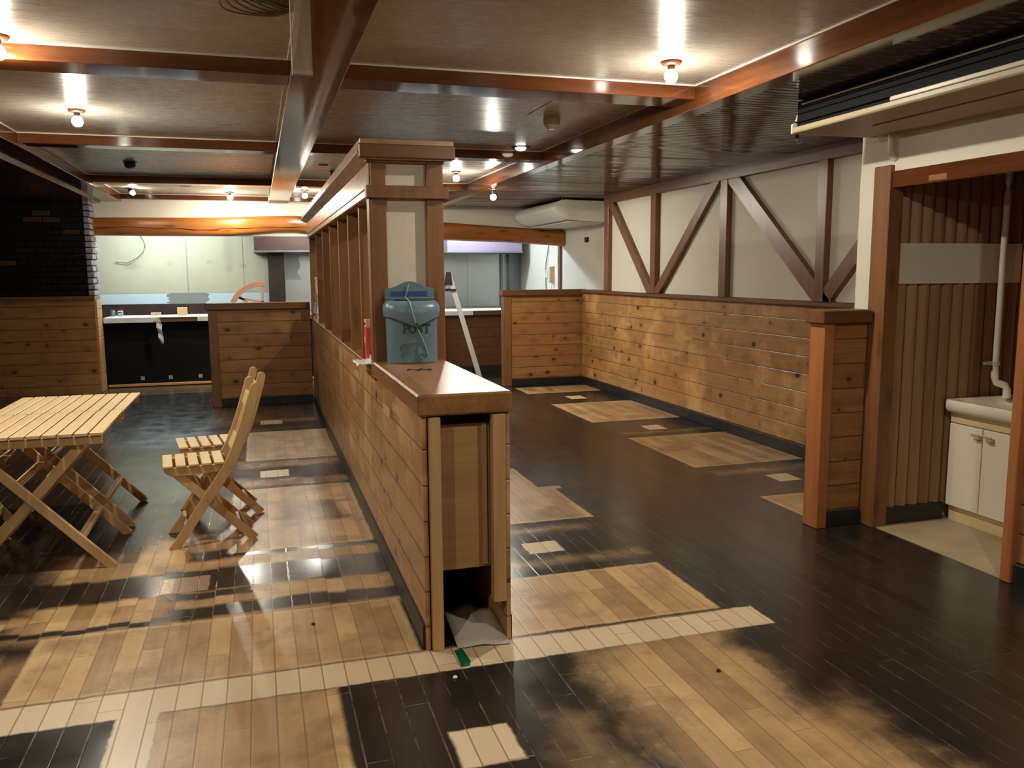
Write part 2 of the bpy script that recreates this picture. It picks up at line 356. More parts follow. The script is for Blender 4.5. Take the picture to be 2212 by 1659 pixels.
# ------------------------------------------------------------------ floor material
def floor_material():
    t = NT('worn_plank_floor'); p = t.obj(); x, y, z = t.sep(p)
    PW, PL = 0.085, 0.90
    px = t.math('DIVIDE', x, PW); pid = t.math('FLOOR', px); pf = t.math('FRACT', px)
    off = t.math('MULTIPLY', t.white(t.comb(pid, 5.3, 0)), PL)
    py = t.math('DIVIDE', t.math('ADD', y, off), PL); qid = t.math('FLOOR', py); qf = t.math('FRACT', py)
    rnd = t.white(t.comb(pid, qid, 2.2)); rp = t.white(t.comb(pid, 9.1, 0.4))
    # a grouped rectangle mask: position, centre, half size, softness -> 0..1
    g = bpy.data.node_groups.new('rectangle_mask', 'ShaderNodeTree')
    for nm, ty in (('P', 'NodeSocketVector'), ('C', 'NodeSocketVector'), ('H', 'NodeSocketVector'), ('S', 'NodeSocketFloat')): g.interface.new_socket(nm, in_out='INPUT', socket_type=ty)
    g.interface.new_socket('F', in_out='OUTPUT', socket_type='NodeSocketFloat'); g.interface.new_socket('D', in_out='OUTPUT', socket_type='NodeSocketFloat')
    gi = g.nodes.new('NodeGroupInput'); go = g.nodes.new('NodeGroupOutput')
    def gn(ty, op, a, b=None):
        nd = g.nodes.new(ty); nd.operation = op; g.links.new(a, nd.inputs[0])
        if b is not None: g.links.new(b, nd.inputs[1])
        return nd.outputs[0]
    d = gn('ShaderNodeVectorMath', 'SUBTRACT', gn('ShaderNodeVectorMath', 'ABSOLUTE', gn('ShaderNodeVectorMath', 'SUBTRACT', gi.outputs[0], gi.outputs[1])), gi.outputs[2])
    sp = g.nodes.new('ShaderNodeSeparateXYZ'); g.links.new(d, sp.inputs[0])
    D = gn('ShaderNodeMath', 'MAXIMUM', sp.outputs[0], sp.outputs[1])
    mr = g.nodes.new('ShaderNodeMapRange'); mr.interpolation_type = 'SMOOTHSTEP'
    g.links.new(D, mr.inputs[0]); g.links.new(gi.outputs[3], mr.inputs[1])
    ng = g.nodes.new('ShaderNodeMath'); ng.operation = 'MULTIPLY'; ng.inputs[1].default_value = -1.0; g.links.new(gi.outputs[3], ng.inputs[0]); g.links.new(ng.outputs[0], mr.inputs[2])
    g.links.new(mr.outputs[0], go.inputs[0]); g.links.new(D, go.inputs[1])
    def rect(P, x0, x1, y0, y1, s):
        nd = t.n('ShaderNodeGroup', node_tree=g); t.l(P, nd.inputs[0])
        nd.inputs[1].default_value = ((x0+x1)/2, (y0+y1)/2, 0); nd.inputs[2].default_value = ((x1-x0)/2, (y1-y0)/2, 0); nd.inputs[3].default_value = s
        return nd.outputs
    flat = t.comb(x, y, 0.0)
    # sharp edges wander a little, worn edges wander a lot and step from plank to plank
    n1 = t.noise(flat, 14, 3, 0.6, out='Color')
    Ps = t.vmath('ADD', flat, t.vmath('MULTIPLY', t.vmath('SUBTRACT', n1, (0.5, 0.5, 0.5)), (0.022, 0.022, 0)))
    n2 = t.noise(flat, 4.2, 4, 0.6, out='Color')
    st = t.comb(0.0, t.math('MULTIPLY', t.math('SUBTRACT', rp, 0.5), 0.035), 0.0)
    Pw = t.vmath('ADD', t.vmath('ADD', flat, st), t.vmath('MULTIPLY', t.vmath('SUBTRACT', n2, (0.5, 0.5, 0.5)), (0.20, 0.05, 0)))
    n3 = t.noise(flat, 2.0, 5, 0.65, out='Color')
    Pb = t.vmath('ADD', t.vmath('ADD', flat, st), t.vmath('MULTIPLY', t.vmath('SUBTRACT', n3, (0.5, 0.5, 0.5)), (0.55, 0.45, 0)))
    def union(P, rs, s=None):
        acc = None
        for r in rs:
            o = rect(P, *r[:4], r[4] if len(r) > 4 else s)[0]
            acc = o if acc is None else t.math('MAXIMUM', acc, o)
        return acc
    # where benches and tables stood: bare tan boards
    TAN = [(-0.93, 0.56, 3.13, 3.715), (-0.22, 0.57, 4.60, 5.97), (-0.15, 0.57, 6.90, 8.17),
           (0.95, 1.92, 3.15, 3.77), (0.95, 1.92, 4.63, 5.40), (0.95, 1.82, 5.36, 6.00), (1.86, 1.97, 5.33, 5.40),
           (3.15, 4.12, 5.58, 6.78), (3.14, 4.12, 7.62, 8.83), (3.14, 4.12, 9.69, 10.25), (3.15, 4.12, 4.11, 4.70), (-0.39, 0.215, 1.2, 2.93)]
    tan = union(Ps, TAN, 0.012)
    line = None
    for r in TAN[:11]:
        D = rect(Ps, *r, 0.01)[1]
        k = t.mr(t.math('ABSOLUTE', t.math('ADD', D, 0.012)), 0.004, 0.02, 1, 0)
        line = k if line is None else t.math('MAXIMUM', line, k)
    # worn-through zones
    WORN = [(-1.05, 0.60, 3.70, 4.78, 0.10), (-0.60, 0.60, 4.55, 4.95, 0.10)]
    worn = union(Pw, WORN)
    BANDS = [(-1.5, 0.8, 4.07, 4.38, 0.03), (-0.45, 0.8, 3.735, 3.88, 0.025), (-1.5, -0.3, 3.735, 3.79, 0.015), (-0.40, 0.8, 4.53, 4.68, 0.03), (-0.48, -0.1, 3.98, 4.07, 0.02)]
    bands = union(Pw, BANDS)
    SMEAR = [(-0.2, 0.6, 6.62, 6.86, 0.06), (-0.2, 0.6, 6.03, 6.22, 0.05), (3.2, 4.1, 6.95, 7.02, 0.05), (3.2, 4.1, 5.30, 5.42, 0.06), (1.05, 1.9, 3.90, 4.0, 0.06), (0.95, 1.8, 4.42, 4.52, 0.05), (-0.5, 0.55, 8.7, 9.75, 0.15)]
    smear = union(Pw, SMEAR)
    blot = union(Pb, [(1.19, 1.78, 1.2, 2.96, 0.13), (1.25, 1.90, 1.2, 2.30, 0.13)])
    brown = union(Pb, [(0.86, 1.03, 1.2, 2.55, 0.10)])
    leftwear = union(Pw, [(-3.0, -0.95, 3.86, 3.97, 0.04), (-1.3, -0.93, 3.05, 3.5, 0.14)])
    # pale strip where a low wall stood, and squares under table pedestals
    PALE = [(-4.0, 2.06, 2.935, 3.125), (0.535, 0.735, 2.30, 2.515), (-0.04, 0.165, 6.30, 6.52), (-0.03, 0.18, 8.58, 8.81), (1.335, 1.535, 4.09, 4.265),
            (3.52, 3.70, 5.01, 5.21), (3.51, 3.70, 7.08, 7.30), (3.50, 3.70, 9.12, 9.37), (-0.525, -0.39, 1.2, 2.95)]
    pale = union(Ps, PALE, 0.008)
    box = rect(Ps, -0.46, -0.29, 4.085, 4.29, 0.006)[0]; boxl = rect(Ps, -0.52, -0.455, 4.085, 4.29, 0.006)[0]
    dark = union(Ps, [(-4.0, -0.53, 1.2, 2.93, 0.012)])
    # timber tone
    gv = t.comb(t.math('MULTIPLY', x, 34.0), t.math('ADD', t.math('MULTIPLY', y, 1.8), t.math('MULTIPLY', rnd, 9.0)), rnd)
    gr = t.noise(gv, 1.0, 4, 0.6)
    cl = t.noise(flat, 5.0, 4, 0.6)
    tanc = t.mix(t.mr(t.math('ADD', t.math('MULTIPLY', gr, 0.3), t.math('ADD', t.math('MULTIPLY', rnd, 0.32), t.math('MULTIPLY', cl, 0.42))), 0.28, 0.72), (0.28, 0.155, 0.060), (0.58, 0.375, 0.175))
    palec = t.mix(t.math('ADD', t.math('MULTIPLY', gr, 0.4), t.math('MULTIPLY', rnd, 0.6)), (0.56, 0.41, 0.24), (0.72, 0.57, 0.38))
    blackc = t.mix(t.math('ADD', t.math('MULTIPLY', gr, 0.5), t.math('MULTIPLY', rnd, 0.5)), (0.010, 0.008, 0.007), (0.032, 0.025, 0.019))
    mtan = t.math('MAXIMUM', t.math('MAXIMUM', tan, worn), t.math('MAXIMUM', blot, leftwear))
    mtan = t.math('MAXIMUM', mtan, t.math('MULTIPLY', t.math('MAXIMUM', smear, brown), 0.45))
    inside = t.math('MAXIMUM', tan, rect(Ps, -5, 5, 2.90, 3.13, 0.01)[0])
    mtan = t.math('MULTIPLY', mtan, t.math('SUBTRACT', 1.0, t.math('MULTIPLY', bands, t.math('SUBTRACT', 1.0, tan))))
    # grime left on the tan boards
    gm = t.math('MULTIPLY', t.mr(t.noise(flat, 3.1, 5, 0.7), 0.48, 0.68), 0.7)
    tanc = t.mix(gm, tanc, (0.17, 0.092, 0.042))
    tanc = t.mix(t.math('MULTIPLY', t.mr(t.noise(flat, 2.3, 5, 0.7), 0.36, 0.24), 0.6), tanc, (0.62, 0.44, 0.24))
    c = t.mix(mtan, blackc, tanc)
    c = t.mix(t.math('MULTIPLY', line, 0.55), c, (0.58, 0.40, 0.20))
    c = t.mix(dark, c, blackc)
    c = t.mix(pale, c, palec)
    c = t.mix(box, c, (0.30, 0.20, 0.12)); c = t.mix(boxl, c, t.mix(t.noise(flat, 60, 3), (0.2, 0.12, 0.05), (0.75, 0.6, 0.35)))
    mall = t.math('MAXIMUM', t.math('MULTIPLY', mtan, t.math('SUBTRACT', 1.0, dark)), pale)
    # grey-tan strip along the bar
    strip = union(Ps, [(-2.2, 3.05, 11.25, 12.2, 0.03)])
    c = t.mix(t.math('MULTIPLY', strip, 0.8), c, (0.13, 0.105, 0.07))
    # seams: brown on bare boards, scratched pale on the black
    e = t.math('MULTIPLY', t.math('MINIMUM', pf, t.math('SUBTRACT', 1.0, pf)), PW)
    es = t.math('MULTIPLY', t.math('MINIMUM', qf, t.math('SUBTRACT', 1.0, qf)), PL)
    seam = t.math('MAXIMUM', t.mr(e, 0.0014, 0.0036, 1, 0), t.mr(es, 0.0010, 0.0026, 1, 0))
    chip = t.mr(t.noise(t.comb(t.math('MULTIPLY', x, 3), t.math('MULTIPLY', y, 2), 0), 3.0, 5, 0.7), 0.42, 0.60)
    chip = t.math('MULTIPLY', chip, t.mr(x, 1.3, 2.8, 1.0, 0.35))
    sc = t.mix(mall, t.mix(t.math('MULTIPLY', chip, 0.7), (0.008, 0.007, 0.007), (0.24, 0.20, 0.145)), (0.20, 0.115, 0.055))
    c = t.mix(t.math('MULTIPLY', seam, 0.8), c, sc)
    # dark joint between the strip and the patches behind it
    jl = t.math('MULTIPLY', t.mr(t.math('ABSOLUTE', t.math('SUBTRACT', t.sep(Ps)[1], 3.128)), 0.004, 0.014, 1, 0), rect(Ps, -0.95, 1.92, 2.9, 3.3, 0.01)[0])
    c = t.mix(t.math('MULTIPLY', jl, 0.7), c, (0.20, 0.11, 0.05))
    # dust specks
    sp = t.mr(t.noise(flat, 140, 2, 0.5), 0.80, 0.84); c = t.mix(t.math('MULTIPLY', sp, 0.5), c, (0.5, 0.4, 0.28))
    t.col(c)
    rg = t.noise(flat, 6.0, 4, 0.6)
    t.rough(t.math('ADD', t.math('MULTIPLY', mall, 0.12), t.mr(rg, 0.25, 0.75, 0.15, 0.27)))
    t.b.inputs['Specular IOR Level'].default_value = 0.5
    tilt = t.math('MULTIPLY', t.math('MULTIPLY', t.math('SUBTRACT', t.white(t.comb(pid, qid, 7.7)), 0.5), t.math('SUBTRACT', pf, 0.5)), 1.0)
    h = t.math('ADD', t.math('SUBTRACT', t.math('MULTIPLY', gr, 0.03), t.math('MULTIPLY', seam, 0.5)), tilt)
    t.bump(h, 0.22, 0.002)
    return t.m
M['floor'] = floor_material()

# ------------------------------------------------------------------ room shell
CZ = 2.526      # plastered ceiling
SZ = 2.405      # slat ceiling
def st(name, mb, mat, parent=None, **k):
    o = mb.build(name, mat, parent, **k)
    if parent is None: struct(o)
    return o
st('floor', MB().box(-4.4, 4.6, -2.6, 14.5, -0.05, 0.0), M['floor'])
st('floor_alcove', MB().box(3.40, 4.45, 3.0, 3.95, 0.0, 0.004), M['concrete'])
st('ceiling', MB().box(-1.62, 2.40, -2.6, 12.0, CZ, CZ+0.06), M['ceiling'])
st('ceiling_left', MB().box(-4.4, -1.88, -2.6, 12.0, SZ, SZ+0.06), M['batten'])
st('ceiling_kitchen', MB().box(-4.4, 4.6, 12.0, 14.5, 2.60, 2.66), M['plaster'])
mb = MB(); y = -2.6; k = 0
while y < 12.0:
    mb.box(2.50, 4.6, -0.026, 0.026, -0.006, 0.009, 0.004, Matrix.Translation((0, y+0.029, SZ+0.012)) @ Matrix.Rotation(math.radians(random.gauss(0, 1.1)), 4, 'X')); y += 0.0585
mb.box(2.5, 4.6, -2.6, 12.0, SZ+0.02, SZ+0.04)
st('ceiling_slats', mb, M['batten'])

# beams
st('ceiling_beam', MB().box(0.197, 0.452, -2.6, 11.95, 2.442, CZ+0.01, 0.004), M['beam'])
MB().box(0.193, 0.456, 11.45, 11.952, 2.438, 2.50, 0.004).build('primed_end', M['plaster'], bpy.data.objects['ceiling_beam'])
st('ceiling_beam', MB().box(2.40, 2.52, -2.6, 11.95, SZ-0.004, CZ+0.01, 0.003), M['beam'])
st('ceiling_beam', MB().box(-1.90, -1.62, -2.6, 11.95, 2.43, CZ+0.01, 0.003), M['beam'])
for (y0, y1, z0) in ((4.335, 4.57, 2.45), (6.99, 7.17, 2.45), (9.70, 9.88, 2.45), (1.5, 1.72, 2.45), (-1.2, -1.0, 2.45)):
    for (xa, xb) in ((-1.62, 0.197), (0.452, 2.40)):
        st('ceiling_beam', MB().box(xa, xb, y0, y1, z0, CZ+0.01, 0.003), M['beam_x'])
for (xa, xb) in ((-1.62, 0.197), (0.452, 2.40)):
    st('ceiling_beam', MB().box(xa, xb, 11.88, 11.96, 2.46, CZ+0.01, 0.003), M['beam_x'])
# thin pale bead round each ceiling panel
def bead(x0, x1, y0, y1):
    mb = MB(); s = 0.008; z = CZ-0.007
    mb.box(x0, x1, y0, y0+s, z, CZ); mb.box(x0, x1, y1-s, y1, z, CZ); mb.box(x0, x0+s, y0+s, y1-s, z, CZ); mb.box(x1-s, x1, y0+s, y1-s, z, CZ)
    st('ceiling_trim', mb, M['plaster'])
ys = [(1.72, 4.335), (4.57, 6.99), (7.17, 9.70), (9.88, 11.88)]
for (a, b) in ys:
    bead(-1.62, 0.197, a, b); bead(0.452, 2.40, a, b)

# header wall over the bar, kitchen shell, hidden walls
st('wall_header', MB().box(-2.0, 4.46, 11.97, 12.10, 2.0, 2.60), M['plaster_white'])
mb = MB(); rings = []
prof = [(-1.99, 2.223, 2.000), (-1.4, 2.232, 1.992), (-0.75, 2.237, 1.993), (-0.3, 2.250, 2.000), (0.0, 2.264, 2.028), (0.3, 2.272, 2.058), (0.55, 2.277, 2.065), (0.75, 2.262, 2.035), (0.95, 2.252, 2.008),
        (1.6, 2.24, 1.98), (2.62, 2.211, 1.955), (3.59, 2.154, 1.926), (4.44, 2.107, 1.873)]
for i in range(len(prof)-1):
    for u in range(5 if i < len(prof)-2 else 6):
        q = u/5; X, A, B = [prof[i][j]*(1-q)+prof[i+1][j]*q for j in range(3)]
        c = (A+B)/2; h = (A-B)/2; wob = 0.006*math.sin(X*9)
        ring = []
        for k in range(16):
            a = 2*PI*k/16; sy = math.copysign(abs(math.cos(a))**0.5, math.cos(a)); sz = math.copysign(abs(math.sin(a))**0.55, math.sin(a))
            ring.append((X, 11.965 + 0.10*sy + wob, c + h*sz))
        rings.append(ring)
mb.loft(rings); lo = st('ceiling_beam', mb, M['log'], smooth=50)
mb = MB(); pts = []
for i in range(40):
    X = -1.95 + 2.75*i/39; pts.append((X, 11.856, 2.088 + 0.012*math.sin(X*3.1) + 0.006*math.sin(X*11) + (0.02 if X > -0.4 else 0)))
mb.tube(pts, [0.0015+0.0025*(0.5+0.5*math.sin(i*1.3)) for i in range(40)], 6); mb.build('crack', M['dark_void'], lo)

kb = st('wall_kitchen', MB().box(-4.4, 4.6, 14.3, 14.5, 0, 2.6), M['plaster_grey'])
for (a, b) in ((-2.75, -1.055), (-1.045, -0.20), (-0.195, 0.185)):
    MB().box(a, b, 14.28, 14.3, 1.20, 2.58, 0.002).build('wall_board', M['beige'], kb)
MB().box(-1.058, -1.042, 14.274, 14.283, 1.22, 2.5).build('board_joint', M['sheet_grey'], kb)
def ragged(x0, x1, z0, z1, l=True, r=True, n=9):
    pts = [(x0 + (random.uniform(0, .09) if l and 0 < i < n else 0), z0+(z1-z0)*i/n) for i in range(n+1)]
    pts += [(x1 - (random.uniform(0, .09) if r and 0 < i < n else 0), z0+(z1-z0)*i/n) for i in range(n, -1, -1)]
    return pts
MB().box(-2.75, 0.20, 14.27, 14.3, 1.02, 1.20).build('mortar_band', M['grey_patch'], kb)
MB().box(-2.75, 0.45, 14.26, 14.3, 0.60, 1.03).build('dark_band', M['brown_column'], kb)
MB().prism(ragged(-2.6, -1.33, 1.035, 1.195, l=False), 'Y', 14.262, 14.27).build('primer_patch', M['white_patch'], kb)
MB().prism(ragged(-0.80, 0.18, 1.035, 1.195, r=False), 'Y', 14.262, 14.27).build('primer_patch', M['white_patch'], kb)
st('wall_column', MB().box(0.19, 0.43, 14.1, 14.3, 0, 2.0), M['brown_column'])
MB().box(0.44, 4.42, 14.27, 14.3, 0.9, 2.05).build('steel_cladding', M['steel'], kb)
MB().prism(ragged(0.45, 0.71, 1.39, 1.86, l=False, n=7), 'Y', 14.262, 14.27).build('primer_patch', M['white_patch'], kb)
MB().box(3.52, 4.10, 14.255, 14.27, 0.9, 1.80, 0.003).build('steel_sheet', M['steel'], kb)
MB().box(4.11, 4.15, 14.21, 14.27, 0.9, 1.85, 0.002).build('steel_channel', M['steel_dark'], kb)
MB().box(4.24, 4.44, 14.12, 14.27, 0.9, 1.85, 0.002).build('steel_duct', M['steel_dark'], kb)
st('wall_left', MB().box(-4.5, -4.4, -2.6, 14.5, 0, 2.7), M['boards_dark'])
st('wall_back', MB().box(-4.5, 4.6, -2.7, -2.6, 0, 2.7), M['plaster_grey'])
# right wall beyond the far low wall, running on into the kitchen
wr = st('wall_right_far', MB().box(4.45, 4.6, 9.60, 14.5, 0, 2.6), M['plaster'])
MB().box(4.415, 4.45, 12.03, 12.12, 0.93, 1.93, 0.003).build('corner_post', M['timber'], wr)
# kitchen fluorescent battens (behind the header)
for xx in (-1.3, 1.0, 3.2):
    r = thing('fluorescent_light', ['white fluorescent batten on kitchen ceiling over the beige boards', 'white fluorescent batten on kitchen ceiling over the brown column', 'white fluorescent batten on kitchen ceiling over the steel sheets'][[-1.3, 1.0, 3.2].index(xx)], 'ceiling light', (xx, 13.1, 2.46), 0, 'kitchen tube lights')
    MB().box(-0.62, 0.62, -0.05, 0.05, 0.03, 0.138, 0.004).build('housing', M['white_ac'], r)
    MB().tube([(-0.58, 0, 0), (0.58, 0, 0)], 0.016, 12).build('tube', M['tube'], r, smooth=40)
    for (a_, b_) in ((-0.60, -0.58), (0.58, 0.60)): MB().box(a_, b_, -0.02, 0.02, -0.02, 0.031).build('lamp_holder', M['white_plastic'], r)

# ------------------------------------------------------------------ right wall with timber bracing
wl = st('wall_right', MB().box(4.143, 4.30, 4.15, 9.60, 1.25, SZ+0.01), M['plaster_grey'])
MB().box(4.143, 4.30, 4.15, 10.42, 0.0, 1.222).build('boarding', M['boards_worn'], wl)
MB().box(4.118, 4.145, 4.15, 10.36, 0.0, 0.10, 0.003).build('baseboard', M['black'], wl)
MB().box(4.105, 4.30, 4.15, 10.36, 1.218, 1.258, 0.004).build('dado_rail', M['timber_y'], wl)
MB().box(4.095, 4.30, 4.15, 9.60, 2.31, SZ+0.01, 0.004).build('top_rail', M['timber_y'], wl)
for (a, b) in ((9.45, 9.57), (8.19, 8.31), (6.77, 6.89), (5.385, 5.49), (4.2, 4.3)):
    MB().box(4.088, 4.15, a, b, 1.255, 2.315, 0.004).build('upright', M['timber'], wl)
def brace(a, b, wd):
    (y0, z0), (y1, z1) = a, b
    d = Vector((y1-y0, z1-z0)).normalized(); nrm = Vector((-d.y, d.x))*wd/2
    # cut level at the rails
    def hit(p, z):
        return p[0] + (z-p[1])*d.x/d.y
    zb, zt = 1.257, 2.312
    e1 = (y0+nrm.x, z0+nrm.y); e2 = (y0-nrm.x, z0-nrm.y)
    pts = [(hit(e1, zb), zb), (hit(e1, zt), zt), (hit(e2, zt), zt), (hit(e2, zb), zb)]
    MB().prism(pts, 'X', 4.094, 4.15, 0.003).build('brace', M['timber'], wl)
brace((9.40, 2.31), (8.33, 1.27), 0.11)
brace((8.17, 1.27), (7.00, 2.31), 0.105)
brace((6.70, 2.31), (5.49, 1.33), 0.145)
brace((5.36, 1.30), (4.66, 2.0), 0.12)
for (yy, zz, ww) in ((8.9, 0.86, .28), (7.45, 0.80, .36), (7.7, .62, .12), (6.2, 0.52, .14)):
    MB().box(4.1415, 4.146, yy, yy+ww, zz, zz+0.04).build('bare_patch', M['stud'], wl)

# ------------------------------------------------------------------ low walls
def low_wall(name, label, x0, x1, y0, y1, h, post, bmat, capmat, post_mat):
    r = thing(name, label, 'low wall', ((x0+x1)/2, y0, 0))
    ox = -(x0+x1)/2; oy = -y0
    def B(n, mt, a, b, c, d, e, f, bv=0.003): return MB().box(a+ox, b+ox, c+oy, d+oy, e, f, bv).build(n, mt, r)
    o = MB().box(x0, x1, y0+0.015, y1, 0, h-0.06).build('boarding', bmat); o.parent = r; o.location = (ox, oy, 0)
    B('cap', capmat, x0-0.045, x1, y0-0.03, y1+0.03, h-0.075, h, 0.006)
    B('baseboard', M['black'], x0+post, x1, y0-0.004, y0+0.015, 0, 0.095)
    B('end_post', post_mat, x0-0.02, x0+post, y0-0.012, y1+0.012, 0, h-0.075, 0.004)
    return r
low_wall('low_wall', 'pine low wall behind the two slatted chairs, joined to the long partition', -0.52, 0.568, 9.87, 10.0, 1.172, 0.08, M['boards'], M['cap_x'], M['upright'])
low_wall('low_wall', 'pine low wall with white wall above it, meeting the braced right wall', 3.075, 4.20, 10.43, 10.56, 1.262, 0.08, M['boards'], M['cap_x'], M['upright'])
r = low_wall('low_wall', 'short pine low wall with orange end post beside the washbasin alcove', 3.07, 3.36, 3.995, 4.10, 1.272, 0.05, M['boards'], M['cap_x'], M['redpost'])

# ------------------------------------------------------------------ alcove with washbasin
wa = st('wall_alcove', MB().box(3.41, 4.14, 3.98, 4.17, 0, SZ), M['plaster_grey'])
mb = MB(); xx = 3.415
while xx < 4.40:
    n = 8; pts = [(xx+0.077*i/n, 3.958 - 0.026*math.sin(PI*i/n)) for i in range(n+1)]
    pts += [(xx+0.077, 3.98), (xx, 3.98)]
    mb.prism(pts, 'Z', 0.09, 2.05); xx += 0.082
mb.build('fluted_panelling', M['flute'], wa, smooth=40)
MB().box(3.42, 4.37, 3.922, 3.96, 1.415, 1.645, 0.002).build('unpainted_band', M['plaster_grey'], wa)
MB().box(3.42, 3.90, 3.922, 3.98, 0, 0.105, 0.003).build('baseboard', M['black'], wa)
st('wall_alcove_side', MB().box(4.40, 4.46, 2.4, 4.0, 0, SZ), M['flute'])
st('wall_alcove_near', MB().box(3.46, 4.40, 2.90, 2.98, 0, SZ), M['flute'])
wo = st('wall_over_alcove', MB().box(3.40, 3.48, 2.98, 4.17, 2.03, SZ), M['plaster_white'])
MB().box(3.398, 3.46, 4.03, 4.172, 0, 2.04).build('plaster_return', M['plaster_white'], wo)
MB().box(3.392, 3.47, 2.98, 4.03, 1.945, 2.036, 0.003).build('lintel', M['beam'], wo)
MB().box(3.39, 3.395, 3.52, 3.64, 1.955, 1.985).build('bare_patch', M['capwood'], wo)
MB().box(3.372, 3.47, 3.90, 4.03, 0, 2.07, 0.004).build('door_jamb', M['upright'], wo)
MB().box(3.385, 3.47, 2.98, 3.035, 0, 2.0, 0.004).build('door_jamb', M['redpost'], wo)
wn = st('wall_right_near', MB().box(3.425, 3.50, -2.6, 2.98, 0.0, SZ), M['boards'])
MB().box(3.40, 3.43, -2.6, 2.975, 0, 0.10, 0.003).build('baseboard', M['black'], wn)

v = thing('vanity_unit', 'cream two-door washbasin cabinet in the alcove on the right', 'washbasin', (3.90, 3.93, 0))
MB().box(0.02, 0.45, -0.75, -0.02, 0.09, 0.655, 0.003).build('carcass', M['vanity'], v)
MB().box(0.03, 0.45, -0.74, -0.02, 0, 0.095, 0.002).build('plinth', M['vanity_kick'], v)
MB().box(0.0, 0.024, -0.75, -0.025, 0.60, 0.655, 0.002).build('apron', M['vanity_kick'], v)
for (a, b, hy) in ((-0.258, -0.025, -0.215), (-0.49, -0.264, -0.30)):
    d = MB().box(-0.004, 0.018, a, b, 0.10, 0.594, 0.004).build('door', M['vanity'], v)
    mb = MB(); mb.box(-0.034, -0.022, hy-0.045, hy+0.012, 0.552, 0.566, 0.003); mb.box(-0.03, -0.004, hy-0.045, hy-0.005, 0.535, 0.556, 0.003); mb.build('handle', M['handle'], d)
d = MB().box(-0.004, 0.018, -0.745, -0.496, 0.10, 0.594, 0.004).build('door', M['vanity'], v)
# basin with a real bowl
x0, x1, y0, y1, zt, zb = -0.05, 0.47, -0.78, -0.012, 0.738, 0.655
def rr(x0, x1, y0, y1, z, rad, n=5):
    out = []
    for (cx, cy, a0) in ((x1-rad, y1-rad, 0), (x0+rad, y1-rad, 90), (x0+rad, y0+rad, 180), (x1-rad, y0+rad, 270)):
        for i in range(n+1):
            a = math.radians(a0+90*i/n); out.append((cx+rad*math.cos(a), cy+rad*math.sin(a), z))
    return out
mb = MB()
mb.loft([rr(x0+.05, x1-.01, y0+.04, y1-.01, zb, .03), rr(x0+.015, x1, y0+.01, y1, zb+.012, .03), rr(x0, x1, y0, y1, zb+.035, .03), rr(x0, x1, y0, y1, zt-.012, .03), rr(x0+.008, x1-.003, y0+.006, y1-.003, zt, .03),
         rr(x0+.035, x1-.12, y0+.05, y1-.05, zt-.002, .08), rr(x0+.055, x1-.14, y0+.07, y1-.07, zt-.03, .08), rr(x0+.10, x1-.17, y0+.14, y1-.14, zt-.055, .07)])
mb.build('basin', M['enamel'], v, smooth=50)
f = MB().box(0.36, 0.43, -0.44, -0.34, zt-.004, zt+0.05, 0.008, seg=2).build('faucet', M['alu'], v)
MB().tube([(0.385, -0.39, zt+.045), (0.30, -0.39, zt+.06), (0.25, -0.39, zt+.045)], 0.012, 10).build('spout', M['alu'], f, smooth=50)
MB().lathe([(0.024, 0), (0.026, 0.012), (0.018, 0.04), (0.016, 0.05)], (0.40, -0.39, zt+.05), 12).build('tap_knob', M['alu'], f, smooth=40)
p = thing('water_pipe', 'white wall pipe rising from behind the washbasin to the lintel', 'pipe', (4.16, 3.86, 0.74))
MB().tube([(0.045, -0.05, 0.0), (0.045, -0.05, 0.05), (0.035, -0.045, 0.075), (0.005, -0.01, 0.09), (0, 0, 0.12), (0, 0, 0.16)], 0.022, 12).build('elbow', M['enamel'], p, smooth=50)
MB().tube([(0, 0, 0.15), (0, 0, 1.20)], 0.018, 12).build('riser', M['white_plastic'], p, smooth=50)
MB().tube([(0, 0, 1.20), (0, 0, 1.235), (0, 0, 1.25), (0, 0, 1.30)], [0.012, 0.012, 0.02, 0.02], 12).build('coupling', M['alu'], p, smooth=50)
mb = MB(); mb.tube([(0, 0, 0.19), (0, 0, 0.215)], 0.024, 12); mb.box(-0.08, 0, 0.0, 0.012, 0.196, 0.21); mb.box(-0.012, 0.012, 0.0, 0.08, 0.19, 0.21); mb.build('clip', M['alu'], p)
s_ = thing('wall_socket', 'beige double socket plate low on the fluted alcove panelling', 'socket', (3.455, 3.93, 0.56))
MB().box(-0.035, 0.035, -0.008, 0.02, -0.06, 0.06, 0.003).build('plate', M['handle'], s_)
for zz in (-0.025, 0.025):
    MB().box(-0.012, 0.012, -0.011, -0.007, zz-0.015, zz+0.015, 0.001).build('outlet', M['white_plastic'], s_)

# ------------------------------------------------------------------ the long partition
P = thing('partition', 'long pine partition with plastered column and open upright frame down the room', 'partition', (0.75, 3.1, 0))
PX, PY = -0.75, -3.1
def pb(n, mt, x0, x1, y0, y1, z0, z1, bv=0.003, par=None): return MB().box(x0+PX, x1+PX, y0+PY, y1+PY, z0, z1, bv).build(n, mt, par or P)
def pw(n, mt, x0, x1, y0, y1, z0, z1):
    o = MB().box(x0, x1, y0, y1, z0, z1).build(n, mt, P); o.location = (PX, PY, 0); return o
pw('left_boarding', M['boards_worn'], 0.582, 0.600, 3.125, 9.87, 0.0, 0.988)
pw('right_boarding', M['boards_worn'], 0.918, 0.935, 3.125, 9.87, 0.0, 0.988)
pb('baseboard', M['black'], 0.572, 0.584, 3.14, 9.87, 0, 0.10)
pb('baseboard', M['black'], 0.933, 0.945, 3.14, 9.87, 0, 0.10)
o = pb('end_stud', M['stud'], 0.606, 0.652, 3.105, 3.15, 0.0, 0.945, 0.003)
o = pb('end_stud', M['stud'], 0.862, 0.916, 3.115, 3.16, 0.17, 0.945, 0.003)
